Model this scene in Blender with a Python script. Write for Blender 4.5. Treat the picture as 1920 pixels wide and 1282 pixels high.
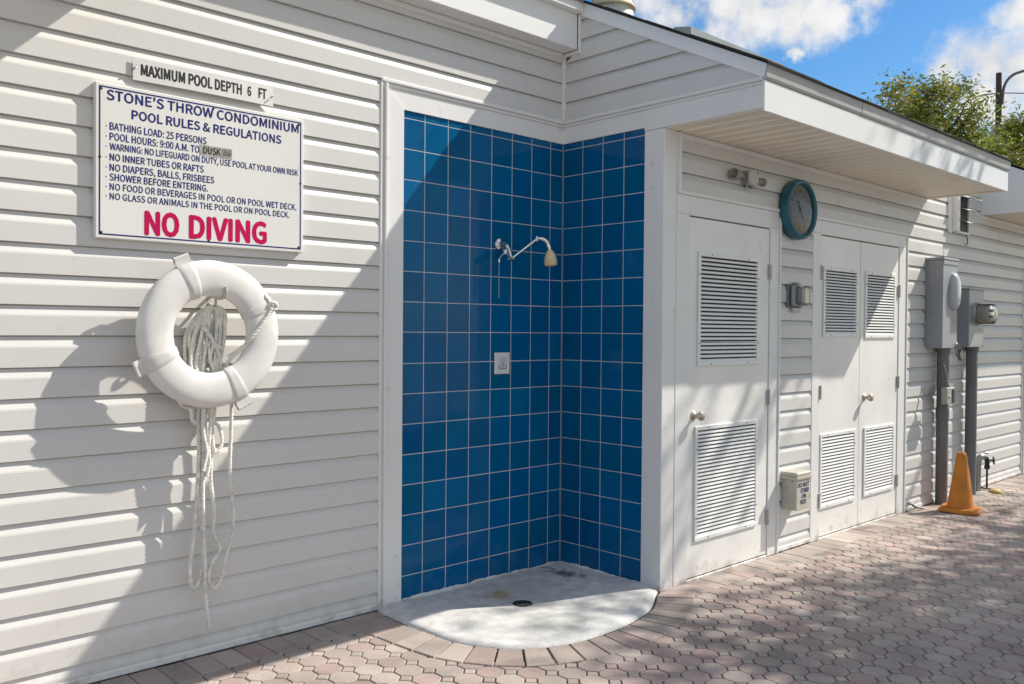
import bpy, bmesh, math, random
import numpy as np
from mathutils import Vector, Matrix
R = math.radians
random.seed(7)
for o in list(bpy.data.objects): bpy.data.objects.remove(o)
scene = bpy.context.scene
COL = scene.collection

# ------------------------------------------------------------------ camera
cam_d = bpy.data.cameras.new('camera'); cam = bpy.data.objects.new('camera', cam_d); COL.objects.link(cam)
cam_d.sensor_fit = 'HORIZONTAL'; cam_d.sensor_width = 36; cam_d.lens = 36 * 1649.94 / 1920
cam_d.clip_start = 0.05; cam_d.clip_end = 2000
yaw, pit, rol = R(43.3834), R(-0.778), R(0.4514)
fw = Vector((math.sin(yaw) * math.cos(pit), math.cos(yaw) * math.cos(pit), math.sin(pit)))
rt = Vector((math.cos(yaw), -math.sin(yaw), 0)); up = rt.cross(fw)
rr = rt * math.cos(rol) + up * math.sin(rol); uu = up * math.cos(rol) - rt * math.sin(rol)
cam.matrix_world = Matrix(((rr.x, uu.x, -fw.x, -3.8467), (rr.y, uu.y, -fw.y, -3.6362), (rr.z, uu.z, -fw.z, 1.3995), (0, 0, 0, 1)))
scene.camera = cam

# ------------------------------------------------------------------ light
SUN = Vector((2.3, -1.0, 2.31)).normalized()
sd = bpy.data.lights.new('sun', 'SUN'); sd.energy = 5.0; sd.angle = R(0.53); sd.color = (1.0, 0.945, 0.85)
so = bpy.data.objects.new('sun', sd); COL.objects.link(so); so.rotation_euler = SUN.to_track_quat('Z', 'Y').to_euler()
so.location = (6, -4, 9)
world = bpy.data.worlds.new('World'); scene.world = world; world.use_nodes = True
wt = world.node_tree; wn = wt.nodes; wl = wt.links
bg = wn['Background']; bg.inputs['Strength'].default_value = 0.10
sky = wn.new('ShaderNodeTexSky'); sky.sky_type = 'NISHITA'; sky.sun_disc = False
sky.sun_elevation = math.asin(SUN.z); sky.sun_rotation = math.atan2(SUN.x, SUN.y)
sky.altitude = 0; sky.air_density = 1.0; sky.dust_density = 0.7; sky.ozone_density = 2.2
def wmath(op, a, b=None, c=None):
    n = wn.new('ShaderNodeMath'); n.operation = op
    for i, v in enumerate((a, b, c)):
        if v is None: continue
        if isinstance(v, (int, float)): n.inputs[i].default_value = v
        else: wl.new(v, n.inputs[i])
    return n.outputs[0]
tc = wn.new('ShaderNodeTexCoord')
nz = wn.new('ShaderNodeTexNoise'); nz.inputs['Scale'].default_value = 16; nz.inputs['Detail'].default_value = 7; nz.inputs['Roughness'].default_value = 0.6
wl.new(tc.outputs['Generated'], nz.inputs['Vector'])
nz2 = wn.new('ShaderNodeTexNoise'); nz2.inputs['Scale'].default_value = 45; nz2.inputs['Detail'].default_value = 6
wl.new(tc.outputs['Generated'], nz2.inputs['Vector'])
# cumulus banks, last row unseen and added to neutralise the fill: direction, angular radius
CLOUDS = [((0.764, 0.555, 0.328), .028), ((0.79, 0.52, 0.335), .042), ((0.806, 0.496, 0.322), .038), ((0.828, 0.46, 0.323), .035),
          ((0.843, 0.436, 0.318), .026), ((0.785, 0.54, 0.304), .024), ((0.80, 0.52, 0.300), .024), ((0.858, 0.401, 0.325), .019),
          ((0.913, 0.28, 0.300), .030), ((0.915, 0.306, 0.258), .044), ((0.908, 0.333, 0.252), .032), ((0.927, 0.286, 0.248), .052),
          ((0.839, 0.462, 0.287), .012), ((0.915, 0.31, 0.225), .045), ((0.75, 0.57, 0.36), .04), ((0.85, 0.40, 0.37), .05),
          ((-.3, .8, .4), .4), ((.5, -.75, .35), .3), ((.1, -.95, .35), .42), ((-.45, -.8, .4), .42), ((-.3, -.5, .85), .4), ((.2, -.2, 1), .3), ((-.4, .2, .9), .4)]
wv = wn.new('ShaderNodeVectorMath'); wv.operation = 'MULTIPLY_ADD'
nzw = wn.new('ShaderNodeTexNoise'); nzw.inputs['Scale'].default_value = 22; nzw.inputs['Detail'].default_value = 6; nzw.inputs['Roughness'].default_value = .6
wl.new(tc.outputs['Generated'], nzw.inputs['Vector'])
wl.new(nzw.outputs['Color'], wv.inputs[0]); wv.inputs[1].default_value = (.07, .07, .05)
sh_ = wn.new('ShaderNodeVectorMath'); sh_.operation = 'SUBTRACT'; wl.new(tc.outputs['Generated'], sh_.inputs[0]); sh_.inputs[1].default_value = (.035, .035, .025)
wl.new(sh_.outputs[0], wv.inputs[2])
best = None
for d, r in CLOUDS:
    v = wn.new('ShaderNodeVectorMath'); v.operation = 'DISTANCE'
    wl.new(wv.outputs[0], v.inputs[0]); v.inputs[1].default_value = Vector(d).normalized()
    f = wmath('MULTIPLY_ADD', v.outputs['Value'], -1.0 / r, 1.0)
    best = f if best is None else wmath('MAXIMUM', best, f)
best = wmath('MAXIMUM', best, -1.2)
f = wmath('ADD', best, wmath('MULTIPLY_ADD', nz.outputs['Fac'], 2.3, -1.15))
f = wmath('ADD', f, wmath('MULTIPLY_ADD', nz2.outputs['Fac'], 0.6, -0.3))
mr = wn.new('ShaderNodeMapRange'); mr.interpolation_type = 'SMOOTHSTEP'; wl.new(f, mr.inputs['Value'])
mr.inputs['From Min'].default_value = -0.30; mr.inputs['From Max'].default_value = 0.85
hs = wn.new('ShaderNodeHueSaturation'); hs.inputs['Saturation'].default_value = 1.45; hs.inputs['Value'].default_value = 1.14
wl.new(sky.outputs['Color'], hs.inputs['Color'])
cr = wn.new('ShaderNodeMapRange'); wl.new(nz.outputs['Fac'], cr.inputs['Value'])
cr.inputs['From Min'].default_value = .3; cr.inputs['From Max'].default_value = .7; cr.inputs['To Min'].default_value = 5.8; cr.inputs['To Max'].default_value = 8.0
cc = wn.new('ShaderNodeCombineColor'); 
for i in range(3): wl.new(cr.outputs[0], cc.inputs[i])
mx = wn.new('ShaderNodeMix'); mx.data_type = 'RGBA'
wl.new(mr.outputs[0], mx.inputs['Factor']); wl.new(hs.outputs['Color'], mx.inputs['A']); wl.new(cc.outputs['Color'], mx.inputs['B'])
wl.new(mx.outputs['Result'], bg.inputs['Color'])
scene.view_settings.view_transform = 'Standard'; scene.view_settings.look = 'None'
scene.view_settings.exposure = 0.25; scene.view_settings.gamma = 1.0
scene.cycles.max_bounces = 8; scene.cycles.use_denoising = True

# ------------------------------------------------------------------ materials
def mat(name, col, rough=0.5, var=0.06, vscale=3.0, bump=0.0, bscale=200.0, stretch=None, metal=0.0, coat=0.0, tint=False,
        dirt=0.0, dirtcol=(0.16, 0.12, 0.08), dirth=0.12, spec=0.5, speck=0.0):
    m = bpy.data.materials.new(name); m.use_nodes = True
    t = m.node_tree; N = t.nodes; L = t.links; b = N['Principled BSDF']
    b.inputs['Roughness'].default_value = rough; b.inputs['Metallic'].default_value = metal
    b.inputs['Coat Weight'].default_value = coat; b.inputs['Coat Roughness'].default_value = 0.03
    b.inputs['Specular IOR Level'].default_value = spec
    co = N.new('ShaderNodeTexCoord').outputs['Object']
    def noise(sc, det=5, src=None):
        n = N.new('ShaderNodeTexNoise'); n.inputs['Scale'].default_value = sc; n.inputs['Detail'].default_value = det
        L.new(src or co, n.inputs['Vector']); return n.outputs['Fac']
    if tint:
        a = N.new('ShaderNodeVertexColor'); a.layer_name = 'tint'; c = a.outputs['Color']
    else:
        rgb = N.new('ShaderNodeRGB'); rgb.outputs[0].default_value = (*col, 1); c = rgb.outputs[0]
    if var:
        mp = N.new('ShaderNodeMapRange'); L.new(noise(vscale), mp.inputs['Value'])
        mp.inputs['From Min'].default_value = .3; mp.inputs['From Max'].default_value = .7
        mp.inputs['To Min'].default_value = 1 - var; mp.inputs['To Max'].default_value = 1 + var * .6
        k = N.new('ShaderNodeVectorMath'); k.operation = 'SCALE'; L.new(c, k.inputs[0]); L.new(mp.outputs[0], k.inputs['Scale']); c = k.outputs[0]
    if speck:
        mp = N.new('ShaderNodeMapRange'); L.new(noise(160, 2), mp.inputs['Value'])
        mp.inputs['From Min'].default_value = .35; mp.inputs['From Max'].default_value = .65
        mp.inputs['To Min'].default_value = 1 - speck; mp.inputs['To Max'].default_value = 1 + speck
        k = N.new('ShaderNodeVectorMath'); k.operation = 'SCALE'; L.new(c, k.inputs[0]); L.new(mp.outputs[0], k.inputs['Scale']); c = k.outputs[0]
    if speck:
        mp = N.new('ShaderNodeMapRange'); L.new(noise(1.3, 4), mp.inputs['Value'])
        mp.inputs['From Min'].default_value = .3; mp.inputs['From Max'].default_value = .7; mp.inputs['To Min'].default_value = .74; mp.inputs['To Max'].default_value = 1.10
        k = N.new('ShaderNodeVectorMath'); k.operation = 'SCALE'; L.new(c, k.inputs[0]); L.new(mp.outputs[0], k.inputs['Scale']); c = k.outputs[0]
    if dirt:
        g = N.new('ShaderNodeNewGeometry'); sp = N.new('ShaderNodeSeparateXYZ'); L.new(g.outputs['Position'], sp.inputs[0])
        mp = N.new('ShaderNodeMapRange'); L.new(sp.outputs['Z'], mp.inputs['Value']); mp.inputs['From Max'].default_value = dirth
        mp.inputs['To Min'].default_value = 0.75; mp.inputs['To Max'].default_value = 0.0
        ad = N.new('ShaderNodeMath'); ad.operation = 'ADD'; L.new(mp.outputs[0], ad.inputs[0])
        n2 = N.new('ShaderNodeMath'); n2.operation = 'MULTIPLY_ADD'; L.new(noise(14, 8), n2.inputs[0]); n2.inputs[1].default_value = 3.0; n2.inputs[2].default_value = -1.95
        L.new(n2.outputs[0], ad.inputs[1])
        cl = N.new('ShaderNodeMath'); cl.operation = 'MULTIPLY'; cl.use_clamp = True; L.new(ad.outputs[0], cl.inputs[0]); cl.inputs[1].default_value = dirt
        x = N.new('ShaderNodeMix'); x.data_type = 'RGBA'; L.new(cl.outputs[0], x.inputs['Factor']); L.new(c, x.inputs['A']); x.inputs['B'].default_value = (*dirtcol, 1)
        c = x.outputs['Result']
    L.new(c, b.inputs['Base Color'])
    if bump:
        src = co
        if stretch:
            mpn = N.new('ShaderNodeMapping'); mpn.inputs['Scale'].default_value = stretch; L.new(co, mpn.inputs['Vector']); src = mpn.outputs[0]
        bp = N.new('ShaderNodeBump'); bp.inputs['Strength'].default_value = bump; bp.inputs['Distance'].default_value = 0.002
        L.new(noise(bscale, 4, src), bp.inputs['Height']); L.new(bp.outputs[0], b.inputs['Normal'])
    return m
M = {}
M['vinyl'] = mat('vinyl_siding', (.66, .645, .615), .42, .07, 1.2, .28, 1.0, (6, 6, 260), dirt=.35, dirth=.25, dirtcol=(.30, .26, .20))
M['trim'] = mat('white_vinyl_trim', (.79, .78, .755), .4, .04, 2.0, .06, 60, dirt=.75, dirth=.10, dirtcol=(.22, .17, .11))
M['mill'] = mat('weathered_aluminium', (.46, .455, .44), .5, .14, 4, .1, 6)
M['alum'] = mat('white_aluminium_coil', (.84, .835, .815), .35, .05, 1.5, .12, 9)
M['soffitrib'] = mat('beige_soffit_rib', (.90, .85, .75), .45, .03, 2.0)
M['soffit'] = mat('beige_soffit_flat', (.82, .74, .60), .5, .05, 2.0)
M['door'] = mat('painted_door', (.84, .825, .79), .36, .09, 2.4, .10, 30, dirt=.60, dirth=.16, dirtcol=(.28, .2, .12))
M['louver'] = mat('white_louver', (.84, .835, .81), .4, .05, 5.0)
M['dark'] = mat('dark_gap', (.05, .05, .048), .8, 0)
M['grout'] = mat('tile_grout', (.56, .54, .56), .8, .12, 30)
M['tile'] = mat('blue_glazed_tile', None, .07, .10, 4.0, .05, 9, tint=True, dirt=.35, dirth=.42, dirtcol=(.07, .17, .25), spec=.16)
M['paver'] = mat('concrete_paver', None, .85, .16, 6.0, .5, 260, tint=True, speck=.12)
M['sand'] = mat('joint_sand', (.10, .085, .07), .95, .3, 20)
M['pad'] = mat('painted_concrete', (.74, .73, .70), .85, .17, 17.0, .8, 80, speck=.12)
M['ground'] = mat('ground_concrete', (.36, .33, .29), .9, .15, 1.0)
M['shingle'] = mat('asphalt_shingle', (.045, .042, .04), .9, .3, 25, .6, 300)
M['sign'] = mat('sign_board', (.74, .73, .69), .35, .03, 2.0)
M['navy'] = mat('navy_print', (.014, .018, .15), .5, 0, spec=.15)
M['crimson'] = mat('crimson_print', (.52, .002, .085), .5, .05, spec=.15)
M['black'] = mat('black_print', (.012, .012, .012), .5, 0)
M['tape'] = mat('scratched_tape', (.36, .345, .32), .6, .35, 60)
M['ring'] = mat('white_ring_shell', (.76, .74, .70), .38, .10, 9.0, .05, 12)
M['strap'] = mat('ring_strap', (.66, .645, .61), .6, .1, 30, .2, 400)
M['rope'] = mat('white_rope', (.82, .79, .72), .9, .22, 35, .4, 500)
M['chrome'] = mat('chrome', (.72, .72, .72), .14, .1, 20, metal=1.0)
M['cream'] = mat('cream_plastic', (.72, .58, .33), .5, .16, 25)
M['plaque'] = mat('glazed_plaque', (.72, .69, .68), .25, .06, 30)
M['teal'] = mat('teal_plastic', (.012, .115, .165), .33, .15, 12)
M['dial'] = mat('clock_dial', (.24, .235, .225), .5, .12, 30)
M['greybox'] = mat('grey_enamel', (.30, .31, .33), .38, .1, 5)
M['greydark'] = mat('grey_plastic', (.17, .175, .185), .5, .15, 6)
M['pvc'] = mat('grey_pvc', (.165, .16, .16), .5, .15, 5)
M['offwhite'] = mat('offwhite_metal', (.52, .50, .45), .45, .1, 12)
M['beigebox'] = mat('beige_box', (.52, .49, .40), .55, .12, 8)
M['holder'] = mat('tarnished_holder', (.33, .30, .25), .5, .3, 40, metal=.2)
M['timer'] = mat('grey_beige_case', (.36, .345, .30), .5, .12, 9)
M['lockbody'] = mat('dark_lock', (.13, .125, .12), .4, .2, 30, metal=.5)
M['brass'] = mat('worn_brass', (.58, .52, .42), .38, .25, 40, metal=.7)
M['steel'] = mat('dull_steel', (.35, .35, .35), .4, .15, 30, metal=.9)
M['iron'] = mat('black_iron', (.03, .03, .03), .5, .2, 30)
M['rust'] = mat('rusty_pipe', (.62, .52, .34), .7, .2, 9, dirt=.9, dirth=.01, dirtcol=(.30, .14, .035))
M['whitepipe'] = mat('pale_pipe', (.62, .60, .57), .6, .15, 12)
M['cone'] = mat('faded_orange', (.60, .205, .013), .55, .18, 9, dirt=.5, dirth=.12, dirtcol=(.5, .2, .08))
M['bark'] = mat('bark', (.10, .082, .065), .9, .4, 12, .6, 40)
M['pole'] = mat('weathered_pole', (.075, .058, .045), .9, .3, 8)
M['yellow'] = mat('yellow_cap', (.55, .42, .12), .6, .15, 20)
M['metalroof'] = mat('galvanised', (.34, .38, .38), .4, .12, 6, metal=.3)
def leafmat(name, tr=.35):
    m = bpy.data.materials.new(name); m.use_nodes = True; t = m.node_tree; N = t.nodes; L = t.links
    b = N['Principled BSDF']; b.inputs['Roughness'].default_value = .5
    a = N.new('ShaderNodeVertexColor'); a.layer_name = 'tint'; L.new(a.outputs['Color'], b.inputs['Base Color'])
    tl = N.new('ShaderNodeBsdfTranslucent'); L.new(a.outputs['Color'], tl.inputs['Color'])
    mix = N.new('ShaderNodeMixShader'); mix.inputs[0].default_value = tr
    L.new(b.outputs[0], mix.inputs[1]); L.new(tl.outputs[0], mix.inputs[2]); L.new(mix.outputs[0], N['Material Output'].inputs['Surface'])
    return m
M['leaf'] = leafmat('leaf')
def glassmat(name, ior=1.5):
    m = bpy.data.materials.new(name); m.use_nodes = True; t = m.node_tree; N = t.nodes; L = t.links
    tr = N.new('ShaderNodeBsdfTransparent'); tr.inputs['Color'].default_value = (.9, .91, .9, 1)
    gl = N.new('ShaderNodeBsdfGlossy'); gl.inputs['Roughness'].default_value = .04
    fr = N.new('ShaderNodeFresnel'); fr.inputs['IOR'].default_value = ior
    mix = N.new('ShaderNodeMixShader'); L.new(fr.outputs[0], mix.inputs[0]); L.new(tr.outputs[0], mix.inputs[1]); L.new(gl.outputs[0], mix.inputs[2])
    L.new(mix.outputs[0], N['Material Output'].inputs['Surface']); return m
M['glass'] = glassmat('clear_glass'); M['lens'] = glassmat('clock_lens', 1.22)

# ------------------------------------------------------------------ mesh builder
class MB:
    def __init__(s): s.v = []; s.f = []; s.m = []; s.s = []; s.c = []; s.mi = 0; s.col = (1, 1, 1)
    def face(s, pts, smooth=False):
        n = len(s.v); s.v += [tuple(p) for p in pts]; s.f.append(tuple(range(n, n + len(pts)))); s.m.append(s.mi); s.s.append(smooth); s.c.append(s.col)
    def grid(s, rows, smooth=False, close_u=False, close_v=False):
        n = len(s.v); nu = len(rows[0]); nv = len(rows)
        for r in rows: s.v += [tuple(p) for p in r]
        for j in range(nv if close_v else nv - 1):
            for i in range(nu if close_u else nu - 1):
                a = n + j * nu + i; b = n + j * nu + (i + 1) % nu; j2 = (j + 1) % nv
                s.f.append((a, b, n + j2 * nu + (i + 1) % nu, n + j2 * nu + i)); s.m.append(s.mi); s.s.append(smooth); s.c.append(s.col)
    def box(s, x0, x1, y0, y1, z0, z1, bev=0.002):
        X = sorted((x0, x1)); Y = sorted((y0, y1)); Z = sorted((z0, z1))
        bev = min(bev, .45 * (X[1] - X[0]), .45 * (Y[1] - Y[0]), .45 * (Z[1] - Z[0]))
        if bev <= 0:
            a, b = X; c, d = Y; e, g = Z
            P = [(a, c, e), (b, c, e), (b, d, e), (a, d, e), (a, c, g), (b, c, g), (b, d, g), (a, d, g)]
            for q in ((3, 2, 1, 0), (4, 5, 6, 7), (0, 1, 5, 4), (1, 2, 6, 5), (2, 3, 7, 6), (3, 0, 4, 7)): s.face([P[i] for i in q])
            return
        def pt(i, j, k, ax):
            p = [X[i], Y[j], Z[k]]; sg = (1 if i == 0 else -1, 1 if j == 0 else -1, 1 if k == 0 else -1)
            for d in range(3):
                if d != ax: p[d] += sg[d] * bev
            return tuple(p)
        n = len(s.v); idx = {}
        for i in (0, 1):
            for j in (0, 1):
                for k in (0, 1):
                    for ax in range(3): idx[(i, j, k, ax)] = len(s.v); s.v.append(pt(i, j, k, ax))
        F = []
        for ax in range(3):
            o = [d for d in range(3) if d != ax]
            for side in (0, 1):
                q = []
                for (a, b) in ((0, 0), (1, 0), (1, 1), (0, 1)):
                    k = [0, 0, 0]; k[ax] = side; k[o[0]] = a; k[o[1]] = b; q.append(idx[(*k, ax)])
                F.append(q)
            for a in (0, 1):
                for b in (0, 1):
                    k0 = [0, 0, 0]; k0[o[0]] = a; k0[o[1]] = b; k1 = list(k0); k1[ax] = 1
                    F.append([idx[(*k0, o[0])], idx[(*k1, o[0])], idx[(*k1, o[1])], idx[(*k0, o[1])]])
        for i in (0, 1):
            for j in (0, 1):
                for k in (0, 1): F.append([idx[(i, j, k, a)] for a in range(3)])
        for q in F: s.f.append(tuple(q)); s.m.append(s.mi); s.s.append(False); s.c.append(s.col)
    def prism(s, poly, d):
        d = Vector(d); A = [Vector(p) for p in poly]; B = [p + d for p in A]
        s.face(A); s.face(B[::-1])
        for i in range(len(A)): j = (i + 1) % len(A); s.face([A[i], B[i], B[j], A[j]])
    def tube(s, pts, rad, n=10, cap=True, smooth=True):
        pts = [Vector(p) for p in pts]; rads = rad if isinstance(rad, (list, tuple)) else [rad] * len(pts)
        t0 = (pts[1] - pts[0]).normalized(); u = t0.orthogonal().normalized(); rows = []
        for i, p in enumerate(pts):
            t = (pts[min(i + 1, len(pts) - 1)] - pts[max(i - 1, 0)]).normalized()
            u = (u - t * u.dot(t)); u = u.normalized() if u.length > 1e-6 else t.orthogonal().normalized()
            w = t.cross(u)
            rows.append([p + (u * math.cos(2 * math.pi * k / n) + w * math.sin(2 * math.pi * k / n)) * rads[i] for k in range(n)])
        s.grid(rows, smooth, close_u=True)
        if cap: s.face(rows[0][::-1]); s.face(rows[-1])
    def lathe(s, prof, o, ax, n=24, smooth=True, cap=True):
        o = Vector(o); ax = Vector(ax).normalized(); u = ax.orthogonal().normalized(); w = ax.cross(u)
        rows = [[o + ax * h + (u * math.cos(2 * math.pi * k / n) + w * math.sin(2 * math.pi * k / n)) * r for k in range(n)] for r, h in prof]
        s.grid(rows, smooth, close_u=True)
        if cap:
            if prof[0][0] > 1e-5: s.face(rows[0][::-1])
            if prof[-1][0] > 1e-5: s.face(rows[-1])
    def build(s, name, mats, parent=None, recalc=True, auto=False):
        me = bpy.data.meshes.new(name); me.from_pydata(s.v, [], s.f)
        mats = mats if isinstance(mats, (list, tuple)) else [mats]
        for m in mats: me.materials.append(m)
        me.polygons.foreach_set('material_index', s.m); me.polygons.foreach_set('use_smooth', s.s)
        if any(c != (1, 1, 1) for c in s.c):
            at = me.color_attributes.new('tint', 'FLOAT_COLOR', 'CORNER'); buf = []
            for p, c in zip(me.polygons, s.c): buf += [c[0], c[1], c[2], 1.0] * p.loop_total
            at.data.foreach_set('color', buf)
        if recalc:
            bm = bmesh.new(); bm.from_mesh(me); bmesh.ops.recalc_face_normals(bm, faces=bm.faces); bm.to_mesh(me); bm.free()
        o = bpy.data.objects.new(name, me); COL.objects.link(o)
        if parent: o.parent = parent; o.matrix_parent_inverse = Matrix.Translation(-parent.location)
        return o
def tag(o, label=None, cat=None, group=None, kind=None):
    for k, v in (('label', label), ('category', cat), ('group', group), ('kind', kind)):
        if v: o[k] = v
    return o
def thing(name, loc, label, cat, group=None):
    o = bpy.data.objects.new(name, None); o.location = loc; COL.objects.link(o); o.empty_display_size = .1
    return tag(o, label, cat, group)
def smoothpath(pts, k=6):
    pts = [Vector(p) for p in pts]; P = [pts[0] * 2 - pts[1]] + pts + [pts[-1] * 2 - pts[-2]]; out = []
    for i in range(1, len(P) - 2):
        for j in range(k):
            t = j / k; a, b, c, d = P[i - 1:i + 3]
            out.append(.5 * ((2 * b) + (c - a) * t + (2 * a - 5 * b + 4 * c - d) * t * t + (3 * b - a - 3 * c + d) * t ** 3))
    out.append(pts[-1]); return out

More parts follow.
